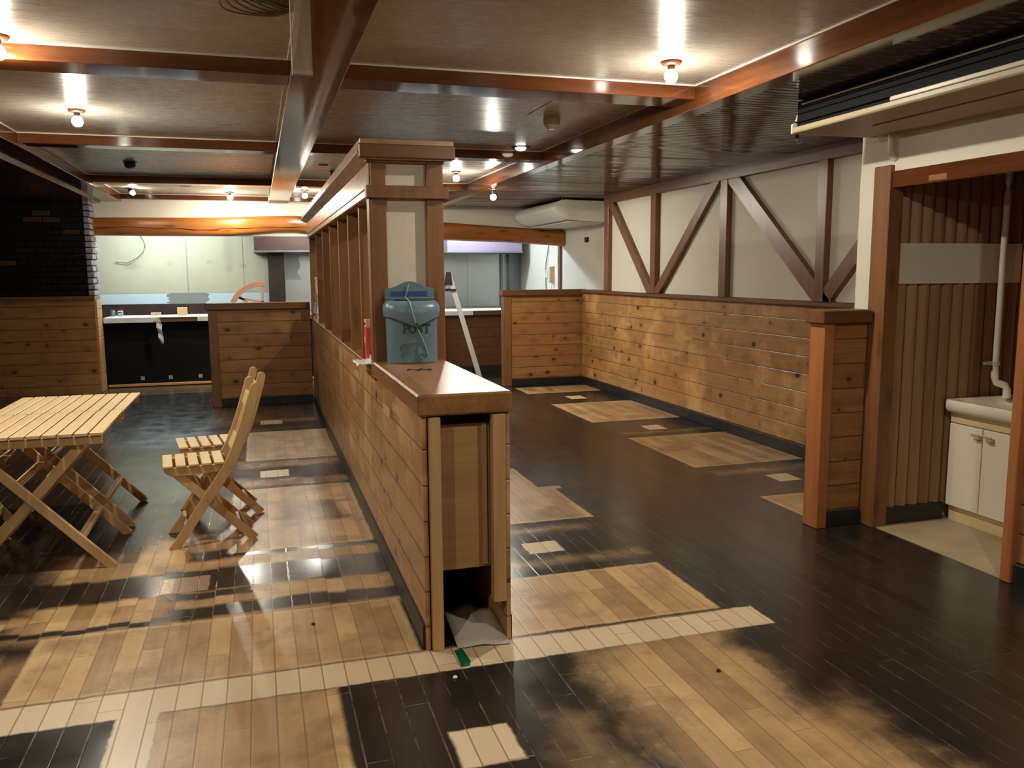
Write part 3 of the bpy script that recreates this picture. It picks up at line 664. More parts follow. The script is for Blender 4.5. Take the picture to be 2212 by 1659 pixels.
pb('end_panel', M['ply'], 0.645, 0.87, 3.19, 3.20, 0.30, 0.90, 0.001)
pb('inner_batten', M['stud'], 0.665, 0.685, 3.20, 3.23, 0.32, 0.88, 0.001)
pb('inner_batten', M['stud'], 0.836, 0.856, 3.183, 3.195, 0.31, 0.90, 0.001)
pb('cap', M['capwood'], 0.562, 0.942, 3.10, 4.40, 0.952, 1.036, 0.008)
pb('ledge', M['capwood'], 0.580, 0.938, 4.40, 9.87, 0.972, 0.99, 0.003)
# column: plaster core, corner boards, collars
pw('column_core', M['plaster'], 0.60, 0.925, 4.385, 4.70, 1.0, 2.09)
for (a, b) in ((0.575, 0.652), (0.862, 0.948)):
    pb('corner_board', M['upright'], a, b, 4.36, 4.39, 0.99 if a < 0.6 else 1.03, 2.08, 0.003)
pb('side_board', M['upright'], 0.565, 0.60, 4.363, 4.46, 0.94, 2.06, 0.003)
pb('side_board', M['upright'], 0.925, 0.952, 4.363, 4.72, 0.99, 2.06, 0.003)
pb('collar', M['upright'], 0.548, 0.975, 4.33, 4.41, 1.875, 1.94, 0.004)
pb('collar', M['upright'], 0.552, 0.955, 4.345, 4.41, 2.055, 2.07, 0.003)
# header beam and cornice
pb('header', M['upright_y'], 0.572, 0.925, 4.41, 9.87, 1.90, 2.075, 0.004)
pb('header_bead', M['upright_y'], 0.556, 0.945, 4.41, 9.87, 1.885, 1.912, 0.005)
pb('header_bead', M['upright_y'], 0.564, 0.935, 4.41, 9.87, 1.936, 1.942, 0.002)
mb = MB(); mb.prism([(0.555+PX, 2.065), (0.505+PX, 2.095), (0.505+PX, 2.105), (0.52+PX, 2.11), (0.52+PX, 2.165), (1.0+PX, 2.165), (1.0+PX, 2.11), (0.955+PX, 2.065)], 'Y', 4.31+PY, 9.9+PY, 0.002)
mb.build('cornice', M['upright_y'], P)
pb('cornice_front', M['cap_x'], 0.512, 1.005, 4.295, 4.36, 2.07, 2.14, 0.006)
# uprights
for (a, w_) in ((4.99, 0.045), (5.62, 0.045), (6.30, 0.045), (7.06, 0.045), (7.85, 0.045), (8.70, 0.045), (9.78, 0.09)):
    pb('upright', M['upright'], 0.585, 0.92, a, a+w_, 0.985, 1.90, 0.003)
for (yy, zz, ww, hh) in ((3.55, .86, .30, .035), (3.95, .80, .20, .05), (4.6, .90, .06, .07), (5.2, .84, .25, .04), (6.1, .9, .06, .07), (5.6, .78, .12, .03), (7.0, .92, .07, .06), (3.38, .78, .12, .03)):
    pb('bare_patch', M['stud'], 0.5805, 0.583, yy, yy+ww, zz, zz+hh, 0)

# ------------------------------------------------------------------ brick pier beside the bar
BW = st('wall_brick', MB().box(-4.4, -1.985, 11.66, 12.0, 1.22, 2.5), M['dark_void'])
mb = MB(); z = 1.235; k = 0
while z < 2.50:
    x = -4.4 + (0.105 if k % 2 else 0.0)
    while x < -2.06:
        x2 = min(x+0.20, -2.045); mb.box(x, x2, 11.635+random.uniform(-.006, .006), 11.68, z, z+0.062, 0.006); x = x2+0.012
    z += 0.0755; k += 1
mb.build('brickwork', M['brick'], BW)
mb = MB(); z = 1.235; k = 0
while z < 2.50:
    e = random.uniform(-.012, .012)
    for (a, b) in (((11.628, 11.735), (11.75, 11.99)) if k % 2 else ((11.628, 11.85), (11.865, 11.99))):
        mb.box(-2.035, -1.955+e+random.uniform(-.008, .008), a, b, z, z+0.064, 0.010, seg=2)
    z += 0.0755; k += 1
mb.build('quoin', M['brick_end'], BW)
MB().box(-4.4, -1.975, 11.64, 12.0, 0.0, 1.19).build('boarding', M['boards'], BW)
MB().box(-4.4, -1.965, 11.62, 12.0, 1.185, 1.23, 0.004).build('cap', M['cap_x'], BW)
mb = MB(); z = 0.0; k = 0
while z < 1.15:
    h = 0.118; mb.box(-1.985, -1.952, 11.66, 11.995, z+0.002, min(z+h, 1.185)-0.002, 0.004); z += h
mb.build('end_boarding', M['ply'], BW)

# ------------------------------------------------------------------ bar counter and what lies on it
B = thing('bar_counter', 'long bar counter with black front panel under the log beam', 'bar counter', (0.55, 12.0, 0))
def bb(n, mt, x0, x1, y0, y1, z0, z1, bv=0.003): return MB().box(x0-0.55, x1-0.55, y0-12.0, y1-12.0, z0, z1, bv).build(n, mt, B)
bb('countertop', M['cap_x'], -1.945, 4.40, 11.98, 12.60, 0.865, 0.925, 0.004)
bb('front_panel', M['blackboard'], -2.2, 1.2, 12.06, 12.10, 0.0, 0.87)
bb('boarded_front', M['boards_dark'], 1.2, 4.40, 12.06, 12.10, 0.09, 0.87)
bb('baseboard', M['black'], 1.2, 4.40, 12.045, 12.065, 0.0, 0.10)
bb('foot_rail', M['stud'], -1.945, 1.2, 12.02, 12.06, 0.012, 0.045, 0.004)
bb('back_panel', M['boards_dark'], -2.2, 4.40, 12.56, 12.60, 0.0, 0.87)
for xx in (-1.55, -1.2, -0.82):
    bb('bracket_mark', M['sheet_grey'], xx, xx+0.05, 12.055, 12.062, 0.09, 0.14, 0)
o = MB(); o.box(-1.94, -0.62, 11.97, 12.62, 0.925, 0.934, 0.002); o.box(-1.94, -1.28, 11.966, 11.979, 0.865, 0.93, 0.002)
tag(o.build('protective_sheet', M['sheet'], origin=(-1.3, 12.3, 0.925)), 'white protective sheet over the left end of the bar top', 'sheet')
o = MB(); o.box(1.9, 4.39, 11.97, 12.62, 0.925, 0.934, 0.002); o.box(1.9, 3.03, 11.962, 11.979, 0.868, 0.93, 0.002)
tag(o.build('protective_sheet', M['sheet'], origin=(2.5, 12.3, 0.925)), 'white protective sheet on the bar top behind the stepladder', 'sheet')
o = MB(); o.box(-0.79, -0.63, 11.967, 11.979, 0.868, 0.928, 0.002)
tag(o.build('paper_flap', M['peel'], origin=(-0.7, 11.972, 0.868)), 'grey paper flap on the bar edge beside the low wall post', 'paper')
mb = MB(); pts = [(-1.285, .93), (-1.325, .885), (-1.30, .86), (-1.305, .80), (-1.285, .74), (-1.29, .67), (-1.265, .60), (-1.245, .565), (-1.225, .59), (-1.228, .68), (-1.24, .76), (-1.235, .83), (-1.25, .87), (-1.262, .925)]
n = len(pts); yo = [11.958, 11.955, 11.962, 11.95, 11.97, 11.955, 11.966, 11.96]
t_ = bmesh.new(); half = n//2
fr = [[], []]
for i in range(half):
    a, b = pts[i], pts[n-1-i]; yy = yo[i]
    fr[0].append((t_.verts.new((a[0], yy, a[1])), t_.verts.new((b[0], yy+random.uniform(-.012, .012), b[1]))))
    fr[1].append((t_.verts.new((a[0], yy+0.003, a[1])), t_.verts.new((b[0], yy+0.003, b[1]))))
for i in range(half-1):
    for q in fr: t_.faces.new((q[i][0], q[i][1], q[i+1][1], q[i+1][0]))
    t_.faces.new((fr[0][i][0], fr[1][i][0], fr[1][i+1][0], fr[0][i+1][0])); t_.faces.new((fr[0][i][1], fr[1][i][1], fr[1][i+1][1], fr[0][i+1][1]))
mb.add(t_)
tag(mb.build('peeled_tape', M['peel'], origin=(-1.27, 11.96, 0.9)), 'strip of peeled tape hanging down the black bar front', 'tape')
bl = [(-1.07, -0.94, 12.35, 12.39, .934, 1.045, 'upright tan wood offcut standing on the bar sheet'), (-1.42, -1.29, 12.45, 12.49, .934, .975, 'low flat wood offcut on the bar, left of the upright one')]
for (a, b, c, d, e, f_, lb) in bl:
    tag(MB().box(a, b, c, d, e, f_, 0.003).build('wood_offcut', M['block'], origin=((a+b)/2, c, e)), lb, 'wood block', 'wood offcuts on the bar')
for (xx, lb) in ((-1.90, 'dark glass jar against the brick pier on the bar'), (-1.80, 'clear glass jar on the bar, second from the brick pier')):
    j = thing('glass_jar', lb, 'jar', (xx, 12.45, 0.934), 0, 'glass jars on the bar')
    MB().lathe([(0.036, 0), (0.04, 0.01), (0.04, 0.06), (0.03, 0.07)], (0, 0, 0), 16).build('body', M['glass'] if xx > -1.85 else M['steel_dark'], j, smooth=40)
    MB().lathe([(0.033, 0.07), (0.033, 0.085)], (0, 0, 0), 16).build('lid', M['steel_dark'], j, smooth=40)
tag(MB().box(2.1, 2.33, 12.50, 12.58, .934, .975, 0.003).build('wood_offcut', M['block'], origin=(2.2, 12.5, .934)), 'tan wood offcut on the bar sheet behind the stepladder', 'wood block', 'wood offcuts on the bar')
# quarter of a wagon wheel standing on the bar
W = thing('wheel_segment', 'reddish wooden quarter wheel standing on the bar behind the low wall', 'wheel', (0.06, 12.40, 0.925))
def arc(r0, r1, a0, a1, n=16):
    return [(r1*math.cos(math.radians(a0+(a1-a0)*i/n)), r1*math.sin(math.radians(a0+(a1-a0)*i/n))) for i in range(n+1)] + [(r0*math.cos(math.radians(a1-(a1-a0)*i/n)), r0*math.sin(math.radians(a1-(a1-a0)*i/n))) for i in range(n+1)]
MB().prism(arc(0.395, 0.465, 84, 178), 'Y', -0.025, 0.025, 0.003).build('rim', M['wheel'], W)
for a in (88, 141):
    ca, sa = math.cos(math.radians(a)), math.sin(math.radians(a))
    MB().bar((0.04*ca, 0, 0.04*sa+.005), (0.40*ca, 0, 0.40*sa), 0.03, 0.035).build('spoke', M['wheel'], W)
MB().bar((-.33, 0, .235), (.03, 0, .165), 0.03, 0.03).build('spoke', M['wheel'], W)
MB().prism(arc(0.0, 0.07, 0, 180, 10)[:11], 'Y', -0.03, 0.03, 0.002).build('hub', M['wheel'], W)

# kitchen: hoods, cables, intercom
def hood(label, x0, x1, y0, mat, z0):
    h = thing('range_hood', label, 'range hood', ((x0+x1)/2, 14.2, z0)); w2 = (x1-x0)/2
    MB().box(-w2, w2, y0-14.2, 0.06, 0.0, 0.74, 0.004).build('canopy', mat, h)
    MB().box(-w2-.01, w2+.01, y0-14.22, 0.06, -0.012, 0.012, 0.003).build('lip', M['steel_dark'], h)
hood('brown extractor hood over the kitchen, left of the plastered column', -0.02, 1.75, 13.5, M['hood'], 1.835)
hood('lilac steel extractor hood over the kitchen, right of the plastered column', 3.0, 4.28, 13.5, M['hood_lilac'], 1.822)
tag(MB().tube([(-1.72, 14.25, 2.12), (-1.66, 14.23, 2.02), (-1.64, 14.22, 1.93), (-1.68, 14.22, 1.83), (-1.78, 14.22, 1.74), (-1.92, 14.23, 1.67), (-2.08, 14.25, 1.69)], 0.006, 6).build('loose_cable', M['cable'], origin=(-1.7, 14.25, 1.7), smooth=40), 'thin loose cable curling on the beige kitchen board', 'cable')
ic = thing('intercom', 'beige wall intercom handset on the white kitchen wall', 'intercom', (4.45, 12.42, 1.45))
MB().box(-0.03, -0.001, -0.05, 0.05, -0.13, 0.13, 0.006).build('base', M['intercom'], ic)
MB().box(-0.075, -0.03, -0.035, 0.025, -0.125, 0.125, 0.012, seg=2).build('handset', M['intercom'], ic)
MB().tube([(-0.03, 0.0, -0.125), (-0.03, -0.01, -0.3), (-0.02, 0, -0.5)], 0.006, 6).build('cord', M['white_plastic'], ic, smooth=40)
tag(MB().tube([(4.444, 12.62, 2.0), (4.43, 12.60, 1.85), (4.425, 12.70, 1.62), (4.43, 12.72, 1.4), (4.44, 12.72, 1.1)], 0.007, 6).build('hanging_cable', M['cable'], origin=(4.44, 12.6, 1.5), smooth=40), 'dark cable hanging down the white kitchen wall beside the intercom', 'cable')
tag(MB().box(4.425, 4.45, 12.66, 12.74, 1.40, 1.52, 0.003).build('switch_plate', M['white_ac'], origin=(4.44, 12.7, 1.46)), 'white switch plate on the kitchen wall behind the intercom', 'switch')
tag(MB().box(4.425, 4.45, 12.16, 12.20, 1.62, 1.72, 0.003).build('switch_plate', M['white_ac'], origin=(4.44, 12.2, 1.66)), 'white switch box beside the corner post at the bar end', 'switch')
tag(MB().box(4.41, 4.45, 10.95, 11.02, 1.90, 1.97, 0.003).build('pipe_bracket', M['metal_black'], origin=(4.43, 11.0, 1.93)), 'small black bracket on the white wall under the far air conditioner', 'bracket')

# stepladder
L = thing('stepladder', 'white aluminium stepladder with black hinges beside the column', 'stepladder', (2.30, 10.3, 0), -0.235)
for yy, nm in ((0.0, 'rail'), (0.30, 'rail')):
    MB().bar((0.42, yy, 0.0), (0.0, yy, 1.48), 0.058, 0.025, (0, 1, 0)).build('rail', M['alu'], L)
    MB().bar((-0.44, yy+.03, 0.0), (-0.03, yy+.03, 1.44), 0.05, 0.02, (0, 1, 0)).build('rail', M['alu'], L)
    mb = MB(); mb.prism([(-0.06, 1.34), (0.05, 1.34), (0.03, 1.50), (-0.03, 1.50)], 'Y', yy-0.045, yy-0.032, 0.002); mb.box(-0.05, 0.09, yy-0.045, yy-0.032, 1.26, 1.29, 0.002); mb.build('hinge', M['metal_black'], L)
for zz in (0.3, 0.6, 0.9, 1.2):
    xx = 0.42*(1-zz/1.48); MB().box(xx-0.028, xx+0.022, 0.01, 0.29, zz-0.012, zz+0.012, 0.003).build('step', M['alu'], L)
MB().box(-0.05, 0.05, -0.01, 0.31, 1.47, 1.49, 0.003).build('top_plate', M['alu'], L)

# ------------------------------------------------------------------ things on the partition
# post box
X0 = thing('mailbox', 'teal metal mailbox marked POST standing on the partition cap', 'mailbox', (0.757, 4.27, 1.036))
HW, YB, DP = 0.128, 0.062, 0.085
def front(x, s=1.0, d=1.0):
    q = max(0.0, 1-(x/(HW*s))**2); return -DP*d*q**0.5
def dring(s, d, z, n=24, back=YB, zf=None):
    pts = [(HW*s, back, z)]
    for i in range(n+1):
        a = PI*i/n; xx = HW*s*math.cos(a); yy = -DP*d*(math.sin(a)**0.8)
        pts.append((xx, yy, z if zf is None else zf(xx/(HW*s), z)))
    pts.append((-HW*s, back, z)); return pts
mb = MB(); mb.loft([dring(0.985, 0.95, 0.0), dring(1.0, 1.0, 0.006), dring(0.99, 0.99, 0.012), dring(0.995, 1.0, 0.15), dring(1.0, 1.0, 0.285)])
body = mb.build('body', M['teal'], X0, smooth=50)
def lip(u, z): return z - 0.048*max(0, 1-abs(u)**1.2)**1.5
mb = MB()
mb.loft([dring(0.86, 0.45, 0.322), dring(0.98, 0.9, 0.316), dring(1.07, 1.12, 0.303), dring(1.115, 1.25, 0.285), dring(1.12, 1.28, 0.268, zf=lambda u, z: z-0.010*max(0, 1-u*u)), dring(1.08, 1.27, 0.240, zf=lip), dring(1.05, 1.22, 0.238, zf=lip), dring(1.02, 1.15, 0.27)])
lid = mb.build('lid', M['teal'], X0, smooth=45)
mb = MB(); mb.tube([(HW*1.02*math.cos(PI*i/24)*0.8, -DP*0.42*math.sin(PI*i/24)-.012, 0.3235) for i in range(3, 22)], 0.004, 6, flat=0.6); mb.build('slot', M['teal_dark'], lid)
MB().lathe([(0.004, 0), (0.007, 0.004), (0.004, 0.01)], (0.004, -DP*1.28-.012, 0.205), 10, 'Y').build('catch', M['teal_dark'], lid)
pts = [(-HW*1.01, 0.31), (-HW*1.01, 0.382)]
for i in range(25):
    u = -1+2*i/24; pts.append((HW*1.0*u, 0.383+0.035*(0.5+0.5*math.cos(PI*min(1, abs(u)*1.12)))))
pts += [(HW*1.01, 0.382), (HW*1.01, 0.31)]
bp = MB().prism(pts, 'Y', YB-0.010, YB-0.002, 0.001).build('back_plate', M['teal'], X0)
MB().tube([(-HW*1.0, YB-0.02, 0.330), (HW*1.0, YB-0.02, 0.330)], 0.004, 8).build('hinge_rod', M['teal'], X0, smooth=40)
MB().box(-0.095, 0.092, YB-0.0125, YB-0.0095, 0.343, 0.366).build('tape', M['tape_blue'], bp)
# lettering, wrapped on the curved front
def wrap(strips):
    t = bmesh.new()
    for (pl, wd) in strips:
        vs = []
        for i, (x, z) in enumerate(pl):
            a = Vector(pl[max(0, i-1)]); b = Vector(pl[min(len(pl)-1, i+1)]); d = (b-a).normalized(); nn = Vector((-d.y, d.x))*wd/2
            row = []
            for sg in (-1, 1):
                q = Vector((x, z)) + nn*sg; yy = -DP*(max(0, 1-(q.x/HW)**2)**0.4)
                row.append((t.verts.new((q.x, yy-0.0035, q.y)), t.verts.new((q.x, yy+0.003, q.y))))
            vs.append(row)
        for i in range(len(vs)-1):
            A, B_ = vs[i], vs[i+1]
            t.faces.new((A[0][0], A[1][0], B_[1][0], B_[0][0])); t.faces.new((A[0][0], B_[0][0], B_[0][1], A[0][1])); t.faces.new((A[1][0], A[1][1], B_[1][1], B_[1][0]))
        for e in (vs[0], vs[-1]): t.faces.new((e[0][0], e[0][1], e[1][1], e[1][0]))
    bmesh.ops.recalc_face_normals(t, faces=t.faces); return t
def ell(cx, cz, rx, rz, a0, a1, n=14): return [(cx+rx*math.cos(math.radians(a0+(a1-a0)*i/n)), cz+rz*math.sin(math.radians(a0+(a1-a0)*i/n))) for i in range(n+1)]
zl, hl = 0.160, 0.040
Ls = []
x = -0.055; Ls += [([(x, zl), (x, zl+hl)], .007), ([(x-.008, zl), (x+.008, zl)], .003), ([(x-.008, zl+hl), (x+.002, zl+hl)], .003), (ell(x+.003, zl+hl*.74, .015, hl*.26, 90, -90), .0055)]
Ls += [(ell(-0.014, zl+hl/2, .0165, hl/2, 0, 360, 24), .006)]
x = 0.026; Ls += [(ell(x, zl+hl*.75, .0105, hl*.25, 30, 270, 12) + ell(x, zl+hl*.25, .0115, hl*.25, 90, -150, 12), .006)]
x = 0.062; Ls += [([(x, zl), (x, zl+hl)], .007), ([(x-.018, zl+hl), (x+.018, zl+hl)], .004), ([(x-.007, zl), (x+.007, zl)], .003), ([(x-.0175, zl+hl), (x-.0185, zl+hl-.008)], .003), ([(x+.0175, zl+hl), (x+.0185, zl+hl-.008)], .003)]
mb = MB(); mb.add(wrap(Ls)); mb.build('lettering', M['teal_dark'], body)
vine = [(ell(0.0, 0.04, .075, .07, 150, 40, 14), .003), (ell(-.03, .08, .05, .03, 200, 60, 10), .003), (ell(.05, .07, .04, .05, 250, 110, 10), .003), (ell(-.04, .04, .035, .03, 90, 330, 14), .003), (ell(.03, .035, .02, .02, 0, 300, 12), .003)]
mb = MB(); mb.add(wrap(vine)); mb.build('relief', M['teal'], body)
def fy(x, z): return -DP*(max(0, 1-(x/HW)**2)**0.4)
mb = MB(); mb.tube([(-.005, YB-.016, .405), (-.012, YB-.018, .375), (-.027, YB-.024, .335), (-.028, -.03, .330), (-.026, -.085, .318), (-.022, -.112, .29), (-.016, -.113, .262), (-.005, -.111, .225), (.0, -.105, .205), (.012, -.089, .175), (.035, -.087, .13), (.052, -.083, .085), (.066, -.078, .04)], 0.0028, 7)
tag(mb.build('string', M['string'], origin=(0, 0, 0), smooth=50), 'pale green string draped down the front of the teal mailbox', 'string').location = (0.757, 4.27, 1.036)
mb = MB(); mb.tube([(0.665+0.115*i/16, 3.905+0.02*math.sin(i*0.8), 1.0395+.003*abs(math.sin(i*.4))) for i in range(17)], 0.0035, 6)
tag(mb.build('wire_tie', M['metal_black'], origin=(0.72, 3.905, 1.037), smooth=50), 'short wavy black wire lying on the partition cap', 'wire')
# oddments in the frame bay behind the column
rb = thing('card_box', 'red and pink card box on the partition ledge behind the column', 'box', (0.70, 4.80, 0.99))
MB().box(-0.12, 0.06, -0.03, 0.05, 0, 0.20, 0.002).build('body', M['red_box'], rb)
tp = MB().box(-0.121, 0.061, -0.031, 0.051, 0.20, 0.245, 0.002).build('top_band', M['pink_card'], rb)
mb = MB(); mb.box(-0.125, -0.1208, -0.012, -0.005, .215, .228); mb.box(-0.125, -0.1208, 0.018, 0.025, .215, .228); mb.build('mark', M['metal_black'], tp)
def strokes(n, polys, parent, xx):
    t = bmesh.new()
    for pl in polys:
        for (a, b) in zip(pl[:-1], pl[1:]):
            d = (Vector(b)-Vector(a)).normalized(); nn = Vector((-d.y, d.x))*0.0022
            q = [(a[0]+nn.x, a[1]+nn.y), (b[0]+nn.x, b[1]+nn.y), (b[0]-nn.x, b[1]-nn.y), (a[0]-nn.x, a[1]-nn.y)]
            f0 = [t.verts.new((xx, -p_[0], p_[1])) for p_ in q]; f1 = [t.verts.new((xx+0.001, -p_[0], p_[1])) for p_ in q]
            t.faces.new(f0); t.faces.new(f1[::-1])
            for i in range(4): t.faces.new((f0[i], f1[i], f1[(i+1) % 4], f0[(i+1) % 4]))
    mb = MB(); mb.add(t); return mb.build(n, M['bag'], parent)
sq = lambda pl: [(a*0.7-0.045, b) for a, b in pl]
strokes('lettering', [sq([(0.005, .11), (0.01, .165), (.03, .17)]), sq([(.008, .142), (.026, .145)]), sq([(.033, .145), (.035, .115), (.047, .118), (.05, .145)]), sq([(.052, .145), (.052, .10), (.04, .095)]), sq([(.062, .13), (.078, .133), (.074, .147), (.063, .143), (.062, .12), (.078, .113)])], rb, -0.1225)
o = MB().lathe([(0.018, 0), (0.02, 0.01), (0.014, 0.03), (0.013, 0.09), (0.018, 0.12), (0.016, 0.135)], (0.605, 4.66, 1.05), 12)
tag(o.build('tool_handle', M['metal_black'], origin=(0.605, 4.66, 1.05), smooth=50), 'black tool handle sticking up beside the red box', 'tool')
tag(MB().lathe([(0.03, 0), (0.032, 0.005), (0.03, 0.05), (0.02, 0.06)], (0.612, 4.66, 0.99), 16).build('plastic_cup', M['pink_card'], origin=(0.612, 4.66, 0.99), smooth=40), 'pink plastic cup holding the black tool on the ledge', 'cup')
t_ = bmesh.new(); nx, ny = 9, 7; g = []
for i in range(nx):
    for j in range(ny):
        g.append(t_.verts.new((0.50+0.13*i/(nx-1), 4.55+0.26*j/(ny-1), 0.994+0.014*abs(math.sin(i*1.3+j*0.9))+ (0.03*math.exp(-((i-7)**2+(j-3)**2)/5.0)))))
for i in range(nx-1):
    for j in range(ny-1): t_.faces.new((g[i*ny+j], g[(i+1)*ny+j], g[(i+1)*ny+j+1], g[i*ny+j+1]))
mb = MB(); mb.add(t_); o = mb.build('plastic_bag', M['bag'], origin=(0.57, 4.68, 0.99), smooth=60)
sm = o.modifiers.new('thick', 'SOLIDIFY'); sm.thickness = 0.003; sm.offset = 1
tag(o, 'crumpled white plastic bag on the partition ledge', 'bag')
bt = thing('bottle', 'small white bottle at the far end of the partition ledge', 'bottle', (0.63, 9.70, 0.99))
MB().lathe([(0.033, 0), (0.035, 0.01), (0.035, 0.11), (0.02, 0.14)], (0, 0, 0), 16).build('body', M['bottle'], bt, smooth=40)
MB().lathe([(0.0355, 0.03), (0.0355, 0.06)], (0, 0, 0), 16).build('label', M['label_blue'], bt, smooth=40)
MB().lathe([(0.02, 0.14), (0.022, 0.145), (0.022, 0.165), (0.012, 0.175)], (0, 0, 0), 16).build('cap', M['bottle'], bt, smooth=40)
t_ = bmesh.new(); g = []
for i in range(12):
    wv = 0.22*(1-i/11)**0.7+0.03
    for j in range(5): g.append(t_.verts.new((0.566-0.01*math.sin(j*2.1+i*.7), 8.74-wv*(1-j/4.0), 1.46-0.42*i/11)))
for i in range(11):
    for j in range(4): t_.faces.new((g[i*5+j], g[i*5+j+1], g[(i+1)*5+j+1], g[(i+1)*5+j]))
mb = MB(); mb.add(t_); o = mb.build('plastic_film', M['film'], origin=(0.57, 8.7, 1.4), smooth=60)
sm = o.modifiers.new('thick', 'SOLIDIFY'); sm.thickness = 0.002
tag(o, 'torn translucent plastic film hanging on a far partition upright', 'film')
bk = [(0.62, 0.86, 5.15, 5.30, 0.99, 1.03, 'white_plastic'), ]
tag(MB().box(0.66, 0.86, 5.05, 5.30, 0.99, 1.26, 0.003).build('dark_case', M['metal_black'], origin=(0.75, 5.2, 0.99)), 'black case standing in the partition bay behind the red box', 'case')
tag(MB().box(0.64, 0.88, 5.72, 5.92, 0.99, 1.30, 0.003).build('dark_case', M['metal_black'], origin=(0.75, 5.8, 0.99)), 'black case in the second partition bay from the column', 'case')

# ------------------------------------------------------------------ at the foot of the partition
t_ = bmesh.new(); g = []
W_, D_ = 7, 8
for i in range(W_):
    for j in range(D_):
        u = i/(W_-1); q = j/(D_-1)
        x = 0.705+0.212*u - 0.01*q*(u-0.3); yy = 3.10 + 0.27*q - 0.02*u; zz = 0.003 + 0.045*q + 0.030*math.exp(-((u-0.45)/0.16)**2)*(0.3+0.7*q)
        g.append(t_.verts.new((x, yy, zz)))
for i in range(W_-1):
    for j in range(D_-1): t_.faces.new((g[i*D_+j], g[(i+1)*D_+j], g[(i+1)*D_+j+1], g[i*D_+j+1]))
mb = MB(); mb.add(t_); o = mb.build('vinyl_sheet', M['paper'], origin=(0.8, 3.1, 0.0), smooth=30)
sm = o.modifiers.new('thick', 'SOLIDIFY'); sm.thickness = 0.004; sm.offset = 1
tag(o, 'creased grey vinyl sheet lying in the open partition end', 'sheet')
tag(MB().prism([(0.688, 3.09), (0.722, 3.10), (0.728, 2.985), (0.717, 2.948), (0.683, 2.945)], 'Z', 0.0005, 0.002).build('floor_tape', M['tape_green'], origin=(0.7, 3.0, 0.0)), 'strip of dark green tape on the pale floor band', 'tape')
for i, (x, yy, lb) in enumerate(((0.64, 2.87, 'white crumb on the black floor just before the green tape'), (0.165, 3.52, 'black scrap on the tan floor left of the partition'), (1.60, 2.62, 'dark speck on the worn floor patch right of the partition'))):
    mb = MB(); mb.lathe([(0.006, 0), (0.010, 0.003), (0.006, 0.008)], (x, yy, 0), 6)
    tag(mb.build('debris', M['bag'] if i == 0 else M['metal_black'], origin=(x, yy, 0)), lb, 'debris')

# ------------------------------------------------------------------ folding tables
def make_table():
    r = thing('folding_table', 'slatted wooden folding table nearest the camera at left', 'table', (-1.122, 4.86, 0))
    Wd, Dp, H = 0.705, 0.72, 0.722
    for i in range(10):
        x0 = -Wd/2 + i*Wd/10 + 0.0045
        MB().box(x0, x0+Wd/10-0.009, -Dp/2, Dp/2, H-0.018, H, 0.003).build('tabletop_slat', M['teak_y'], r)
    for yy in (-Dp/2+0.035, Dp/2-0.035):
        b = MB().box(-Wd/2+0.01, Wd/2-0.012, yy-0.012, yy+0.012, H-0.065, H-0.0185, 0.003).build('apron', M['teak_x'], r)
        mb = MB()
        for xx in (-0.25, -0.05, 0.17): mb.lathe([(0.005, 0), (0.005, 0.002), (0.002, 0.004)], (xx, yy-0.0135 if yy < 0 else yy+0.0125, H-0.04), 8, 'Y')
        mb.build('screw', M['screw'], b)
    for yy in (-Dp/2+0.07, Dp/2-0.07):
        s = 1 if yy < 0 else -1
        l1 = MB().bar((-0.25, yy, H-0.07), (0.345, yy, 0.0), 0.021, 0.048, (1, 0, 1), 0.003).build('leg', M['teak_z'], r)
        l2 = MB().bar((0.235, yy+s*0.026, H-0.07), (-0.345, yy+s*0.026, 0.0), 0.021, 0.048, (-1, 0, 1), 0.003).build('leg', M['teak_z'], r)
        MB().lathe([(0.006, 0), (0.006, 0.003), (0.003, 0.005)], (-0.003, yy-s*0.0135, 0.335), 8, 'Y').build('bolt', M['screw'], l1)
    a = -Dp/2+0.08
    MB().box(0.185, 0.22, a, -a, 0.155, 0.185, 0.004).build('stretcher', M['teak_y'], r)
    MB().box(-0.25, -0.215, a+.02, -a-.02, 0.14, 0.17, 0.004).build('stretcher', M['teak_y'], r)
    MB().box(0.06, 0.095, a+.02, -a-.02, 0.47, 0.50, 0.004).build('stretcher', M['teak_y'], r)
    MB().box(-0.10, -0.06, a, -a, 0.44, 0.465, 0.004).build('stretcher', M['teak_y'], r)
    return r
T1 = make_table(); T2 = copy_tree(T1); T2.location = (-1.122, 5.60, 0)
T1['label'] = 'near one of two slatted wooden folding tables pushed together'; T2['label'] = 'far one of two slatted wooden folding tables, nearer the brick pier'
for o in (T1, T2): o['group'] = 'slatted folding tables'
T1.rotation_euler = (0, 0, math.radians(0.6))

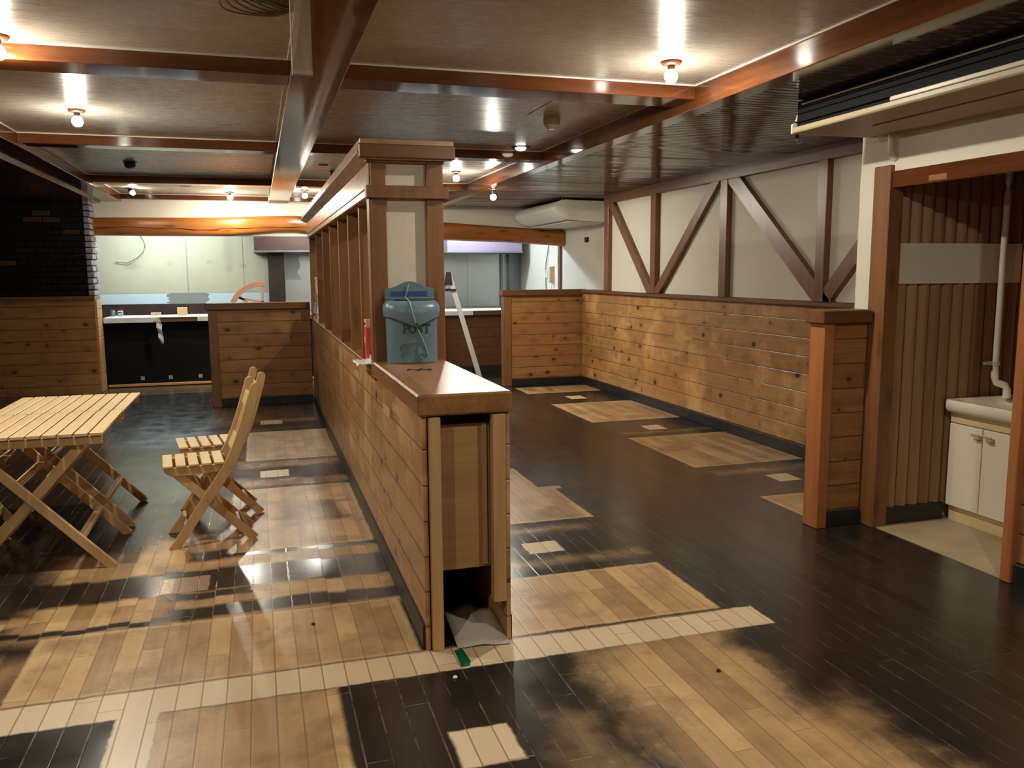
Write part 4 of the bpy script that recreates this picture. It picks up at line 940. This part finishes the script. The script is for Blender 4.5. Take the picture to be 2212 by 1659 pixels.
# ------------------------------------------------------------------ folding chairs
def make_chair():
    r = thing('folding_chair', 'slatted wooden folding chair nearest the partition end', 'chair', (0, 0, 0))
    Wd = 0.335
    line = [(0.0, 0.0), (0.06, 0.085), (0.12, 0.175), (0.18, 0.262), (0.24, 0.345), (0.292, 0.42), (0.335, 0.50), (0.37, 0.58), (0.40, 0.665), (0.425, 0.745), (0.448, 0.82), (0.462, 0.872)]
    def stile(ya, yb):
        L_, R_ = [], []
        for i, p in enumerate(line):
            a = Vector(line[max(0, i-1)]); b = Vector(line[min(len(line)-1, i+1)]); d = (b-a).normalized(); nn = Vector((-d.y, d.x))
            wd = 0.024 + 0.004*math.sin(PI*i/(len(line)-1))
            L_.append((p[0]+nn.x*wd, max(0, p[1]+nn.y*wd))); R_.append((p[0]-nn.x*wd, max(0, p[1]-nn.y*wd)))
        L_[0] = (-0.032, 0.0); R_[0] = (0.03, 0.0)
        a = Vector(line[-1]); d = (Vector(line[-1])-Vector(line[-2])).normalized(); nn = Vector((-d.y, d.x)); tip = []
        for k in range(1, 7):
            t = PI*k/7; tip.append(tuple(a + nn*0.024*math.cos(t) + d*0.024*math.sin(t)))
        pts = L_ + tip + R_[::-1]
        return MB().prism(pts, 'Y', ya, yb, 0.002)
    for ya in (0.0, Wd-0.021):
        s = stile(ya, ya+0.021).build('back_stile', M['teak_z'], r)
        mb = MB()
        for (xx, zz) in ((0.18, 0.262), (0.305, 0.435)):
            mb.lathe([(0.006, 0), (0.006, 0.003), (0.003, 0.005)], (xx, ya-0.0035 if ya == 0 else ya+0.020, zz), 8, 'Y')
        mb.build('bolt', M['screw'], s)
    for ya in (0.026, Wd-0.047):
        MB().bar((0.02, ya+0.0105, 0.425), (0.428, ya+0.0105, 0.0), 0.021, 0.046, (1, 0, 1), 0.002).build('front_leg', M['teak_z'], r)
    for ya in (0.022, Wd-0.043):
        pts = [(-0.035, 0.452), (0.30, 0.452), (0.30, 0.438), (0.27, 0.412), (0.10, 0.402), (0.0, 0.405), (-0.028, 0.425)]
        MB().prism(pts, 'Y', ya-0.006, ya+0.012, 0.002).build('seat_rail', M['teak_x'], r)
    for i in range(5):
        x0 = -0.037+0.0665*i; MB().box(x0, x0+0.052, 0.006, Wd-0.006, 0.452, 0.466, 0.003).build('seat_slat', M['teak_y'], r)
    def strip(i0, i1, ya, yb, th):
        L_, R_ = [], []
        for i in range(i0, i1+1):
            a = Vector(line[max(0, i-1)]); b = Vector(line[min(len(line)-1, i+1)]); d = (b-a).normalized(); nn = Vector((-d.y, d.x))*th/2; p = Vector(line[i])
            L_.append(tuple(p+nn)); R_.append(tuple(p-nn))
        return MB().prism(L_+R_[::-1], 'Y', ya, yb, 0.002)
    strip(9, 10, 0.02, Wd-0.02, 0.022).build('top_rail', M['teak_y'], r)
    strip(6, 7, 0.02, Wd-0.02, 0.022).build('lower_rail', M['teak_y'], r)
    for k in range(4): strip(6, 10, 0.047+0.068*k, 0.085+0.068*k, 0.012).build('back_slat', M['teak_z'], r)
    MB().box(0.055, 0.075, 0.02, Wd-0.02, 0.09, 0.13, 0.003).build('stretcher', M['teak_y'], r)
    MB().box(0.34, 0.36, 0.045, Wd-0.045, 0.06, 0.10, 0.003).build('stretcher', M['teak_y'], r)
    return r
C1 = make_chair(); C2 = copy_tree(C1); C3 = copy_tree(C1)
C1.location = (-0.497, 4.765, 0); C1.rotation_euler[2] = math.radians(6)
C2.location = (-0.455, 5.275, 0); C2.rotation_euler[2] = math.radians(9)
C3.location = (-1.465, 5.56, 0); C3.rotation_euler[2] = math.radians(184)
for o, lb in ((C1, 'nearer of the two slatted folding chairs standing side by side at the table'), (C2, 'farther of the two slatted folding chairs, partly hidden behind its twin'), (C3, 'slatted folding chair on the far side of the tables, cut by the picture edge')):
    o['label'] = lb; o['group'] = 'slatted folding chairs'

# ------------------------------------------------------------------ air conditioners
A = thing('air_conditioner', 'big white ceiling air conditioner with black louvre over the washbasin alcove', 'air conditioner', (3.12, 4.05, 2.235))
MB().prism([(-0.285, 0.0), (-0.292, 0.008), (-0.292, 0.03), (-0.20, 0.035), (-0.20, 0.168), (0.27, 0.168), (0.27, 0.015), (0.22, 0.0)], 'Y', -2.6, -0.01, 0.002).build('casing', M['yellowed'], A)
MB().prism([(-0.292, 0.0), (-0.292, 0.05), (-0.27, 0.06), (-0.24, 0.168), (0.27, 0.168), (0.27, 0.0)], 'Y', -0.012, 0.0, 0.002).build('end_cap', M['white_ac'], A)
lv = MB(); 
lv.box(-0.262, -0.20, -2.6, -0.013, 0.032, 0.168); lv.build('louvre_recess', M['louvre'], A)
for (zz, xx, dz) in ((0.055, -0.272, 0.006), (0.10, -0.264, 0.004), (0.128, -0.262, 0.004)):
    MB().box(xx-0.012, xx+0.02, -2.6, -0.02, zz, zz+dz, 0.001).build('louvre_blade', M['louvre'], A)
MB().box(-0.275, -0.255, -2.6, -0.06, 0.142, 0.150, 0.002).build('trim_strip', M['handle'], A)
MB().box(-0.295, -0.27, -2.55, -0.75, 0.032, 0.052, 0.003).build('air_flap', M['handle'], A)
MB().box(-0.05, 0.22, -2.5, -0.35, -0.006, 0.001, 0.002).build('intake_panel', M['yellowed'], A)
tag(MB().tube([(3.37, 3.90, 2.235), (3.37, 3.90, 2.16), (3.372, 3.90, 2.125), (3.40, 3.90, 2.105)], 0.02, 12).build('drain_pipe', M['white_plastic'], origin=(3.37, 3.9, 2.235), smooth=50), 'short grey drain pipe stub under the big air conditioner', 'pipe')
F = thing('air_conditioner', 'curved white air conditioner high on the white wall beyond the braced wall', 'air conditioner', (4.45, 10.05, 2.16))
def acprof(n=10):
    pts = [(0.0, 0.225), (-0.72, 0.232), (-0.745, 0.226)]
    for i in range(n+1):
        a = math.radians(95+80*i/n); pts.append((-0.66+0.15*math.cos(a)*1.0-0.02, 0.09+0.125*math.sin(a)))
    pts += [(-0.80, 0.07), (-0.74, 0.02), (-0.66, 0.0), (-0.45, -0.022), (-0.2, -0.03), (0.0, -0.032)]
    return pts
MB().prism([(0.0, 0.22), (-0.70, 0.228)] + [(-0.70+0.115*math.cos(math.radians(90+95*i/10)), 0.118+0.11*math.sin(math.radians(90+95*i/10))) for i in range(11)] + [(-0.76, 0.045), (-0.66, 0.0), (-0.45, -0.022), (-0.2, -0.032), (0, -0.034)], 'Y', 0.03, 1.75).build('casing', M['white_ac'], F, smooth=30)
MB().prism([(0.0, 0.225), (-0.70, 0.236)] + [(-0.70+0.123*math.cos(math.radians(90+95*i/10)), 0.118+0.118*math.sin(math.radians(90+95*i/10))) for i in range(11)] + [(-0.765, 0.04), (-0.665, -0.006), (-0.45, -0.027), (-0.2, -0.036), (0, -0.038)], 'Y', 0.0, 0.035, 0.004).build('end_cap', M['white_plastic'], F, smooth=30)
for (a0, a1) in ((118, 150), (158, 180)):
    MB().prism([(-0.70+0.121*math.cos(math.radians(a0+(a1-a0)*i/5)), 0.118+0.116*math.sin(math.radians(a0+(a1-a0)*i/5))) for i in range(6)] + [(-0.70+0.10*math.cos(math.radians(a1-(a1-a0)*i/5)), 0.118+0.10*math.sin(math.radians(a1-(a1-a0)*i/5))) for i in range(6)], 'Y', 0.06, 1.70, 0.002).build('front_panel', M['white_ac'], F, smooth=30)
MB().box(-0.60, -0.12, 0.1, 1.65, -0.034, -0.025, 0.002).build('intake_panel', M['white_plastic'], F)

# ------------------------------------------------------------------ lamps and ceiling fittings
def bulb_lamp(x, y, label, z=2.456, base=CZ, mat='bulb', drop=None):
    r = thing('bare_bulb', label, 'bulb', (x, y, base), 0, 'bare ceiling bulbs')
    dz = base - z
    MB().lathe([(0.05, 0.0), (0.052, -0.006), (0.045, -0.014), (0.02, -0.018)], (0, 0, 0), 20).build('ceiling_rose', M['beam'], r, smooth=40)
    if dz > 0.09: MB().tube([(0, 0, -0.01), (0, 0, -dz+0.06)], 0.006, 8).build('stem', M['metal_black'], r)
    MB().lathe([(0.017, -min(0.014, dz-.05)), (0.019, -dz+0.045), (0.016, -dz+0.03)] if dz <= 0.09 else [(0.017, -dz+0.075), (0.019, -dz+0.045), (0.016, -dz+0.03)], (0, 0, 0), 16).build('socket', M['metal_black'], r, smooth=40)
    R0 = 0.033
    prof = [(0.013, -dz+0.034), (0.016, -dz+0.028)] + [(R0*math.sin(math.radians(a)), -dz + R0*math.cos(math.radians(a))) for a in range(30, 127, 8)]
    MB().lathe(prof, (0, 0, 0), 20).build('reflector', M['bulb_top'], r, smooth=60)
    prof = [(R0*math.sin(math.radians(a)), -dz + R0*math.cos(math.radians(a))) for a in range(126, 180, 9)] + [(0.001, -dz-R0)]
    MB().lathe(prof, (0, 0, 0), 20).build('globe', M[mat], r, smooth=60)
    return r
bulb_lamp(2.015, 3.89, 'bright bare bulb on the ceiling panel before the orange-lit beam, upper right')
bulb_lamp(-1.036, 5.98, 'bright bare bulb on the ceiling panel above the tables')
bulb_lamp(-1.03, 4.25, 'bare bulb at the left picture edge near the front cross beam')
bulb_lamp(2.01, 8.57, 'bare bulb glowing just right of the plastered column')
bulb_lamp(-0.281, 11.40, 'bare bulb on the last ceiling panel above the log beam')
bulb_lamp(0.62, 10.9, 'bare bulb peeping out behind the partition cornice')
bulb_lamp(2.46+.06, 8.98, 'pendant bare bulb under the dark slat ceiling', 2.31, SZ)
# extra bulbs added out of view to light the near room
bulb_lamp(-1.03, 1.2, 'extra bare bulb added out of view, left row')
bulb_lamp(2.0, 1.2, 'extra bare bulb added out of view, right row')

d = thing('downlight', 'black-rimmed recessed downlight near the partition column top', 'downlight', (2.15, 6.80, CZ))
MB().lathe([(0.075, 0.0), (0.078, -0.004), (0.055, -0.008), (0.05, -0.002)], (0, 0, 0), 24).build('rim', M['metal_black'], d, smooth=40)
MB().lathe([(0.045, -0.002), (0.045, -0.012), (0.035, -0.024), (0.012, -0.030)], (0, 0, 0), 20).build('lens', M['downlight'], d, smooth=60)
def spot(x, y, label, lit):
    d = thing('spotlight', label, 'spotlight', (x, y, CZ))
    MB().lathe([(0.06, 0.0), (0.06, -0.008), (0.02, -0.012)], (0, 0, 0), 20).build('mount', M['metal_black'], d, smooth=40)
    MB().tube([(0, 0, -0.008), (0, 0, -0.035)], 0.008, 8).build('stem', M['metal_black'], d)
    if lit:
        MB().tube([(-0.015, 0.02, -0.02), (0.02, -0.02, -0.055)], [0.022, 0.035], 16).build('shade', M['metal_black'], d, smooth=40)
        MB().lathe([(0.004, 0.02), (0.022, 0.01), (0.026, -0.012), (0.004, -0.03)], (0.028, -0.028, -0.06), 14).build('globe', M['spot'], d, smooth=60)
    else:
        MB().lathe([(0.045, -0.012), (0.05, -0.02), (0.048, -0.045), (0.03, -0.058), (0.005, -0.062)], (0, 0, 0), 20).build('shade', M['metal_black'], d, smooth=40)
spot(-1.07, 8.55, 'unlit black ceiling spotlight on the left ceiling panel', False)
spot(-1.40, 11.1, 'lit ceiling spotlight next to the brick pier', True)
spot(0.815, 8.85, 'unlit black ceiling spotlight half hidden by the partition cornice', False)
s_ = thing('smoke_detector', 'round cream smoke detector on the ceiling beside the access hatch', 'smoke detector', (1.955, 5.485, CZ))
MB().lathe([(0.055, 0.0), (0.058, -0.006), (0.056, -0.04), (0.052, -0.05)], (0, 0, 0), 28).build('body', M['white_plastic'], s_, smooth=40)
MB().lathe([(0.046, -0.05), (0.048, -0.058), (0.03, -0.072), (0.022, -0.074)], (0, 0, 0), 24).build('grille', M['handle'], s_, smooth=40)
MB().lathe([(0.022, -0.074), (0.02, -0.08), (0.005, -0.082)], (0, 0, 0), 20).build('lens', M['white_ac'], s_, smooth=40)
tag(MB().lathe([(0.07, 0.0), (0.07, -0.008), (0.06, -0.012)], (-0.751, 10.628, CZ), 24).build('ceiling_disc', M['sheet_grey'], origin=(-0.751, 10.628, CZ), smooth=40), 'flat grey disc on the ceiling between spotlight and far bulb', 'vent')
tag(MB().box(0.615, 0.70, 8.34, 8.40, CZ-0.010, CZ, 0.002).build('ceiling_plate', M['beam'], origin=(0.655, 8.37, CZ)), 'small brown plate on the ceiling beside the partition cornice', 'plate')
h = thing('access_hatch', 'flush ceiling access hatch next to the smoke detector', 'hatch', (2.045, 5.10, CZ-0.001))
MB().box(-0.285, 0.285, -0.31, 0.31, -0.002, 0.0, 0.0005).build('panel', M['ceiling'], h)
MB().lathe([(0.012, -0.004), (0.012, -0.008), (0.005, -0.009)], (-0.17, 0.16, 0.002), 12).build('latch', M['handle'], h)
for (x, y, lb) in ((3.80, 7.58, 'small black hook under the slat ceiling above the braces'), (3.60, 5.08, 'small hook with pale clip under the slat ceiling near the big air conditioner'), (3.66, 9.90, 'small pale hook under the slat ceiling above the curved air conditioner')):
    hk = thing('ceiling_hook', lb, 'hook', (x, y, SZ))
    MB().lathe([(0.012, 0.004), (0.013, -0.006), (0.006, -0.01)], (0, 0, 0), 12).build('plate', M['metal_black'], hk, smooth=40)
    MB().tube([(0, 0, -0.008), (0, 0, -0.03), (0.012, 0, -0.045), (0.024, 0, -0.04), (0.026, 0, -0.03)], 0.004, 8).build('arm', M['metal_black'] if y > 7 and y < 9 else M['alu'], hk, smooth=50)
# clear acrylic plate and loose cable on the near beam
ap = thing('acrylic_plate', 'clear acrylic plate hanging from the ceiling at the big beam', 'plate', (0.18, 3.0, 2.16))
MB().box(-0.034, 0.032, -0.004, 0.004, 0.004, 0.37, 0.002).build('plate', M['acrylic'], ap)
MB().box(-0.036, 0.034, -0.010, 0.010, 0.0, 0.018, 0.004).build('lower_lip', M['acrylic'], ap)
MB().box(-0.036, -0.0335, -0.006, 0.006, 0.0, 0.37).build('lit_edge_strip', M['white_plastic'], ap)  # pale strip painted in for the bright, lit edge of the clear plate
mb = MB()
for k in range(6):
    pts = []
    for i in range(49):
        a_ = 2*PI*i/48; pts.append((0.045+0.012*k+(0.135-0.014*k)*math.cos(a_), 3.475-0.015*k+(0.155-0.022*k)*math.sin(a_+0.25*k), CZ-0.010-0.004*k-0.003*math.sin(3*a_+k)))
    mb.tube(pts, 0.0035, 6)
tag(mb.build('loose_cable', M['cable_clear'], origin=(0.1, 3.4, CZ), smooth=50), 'loops of loose cable on the ceiling beside the big beam', 'cable')
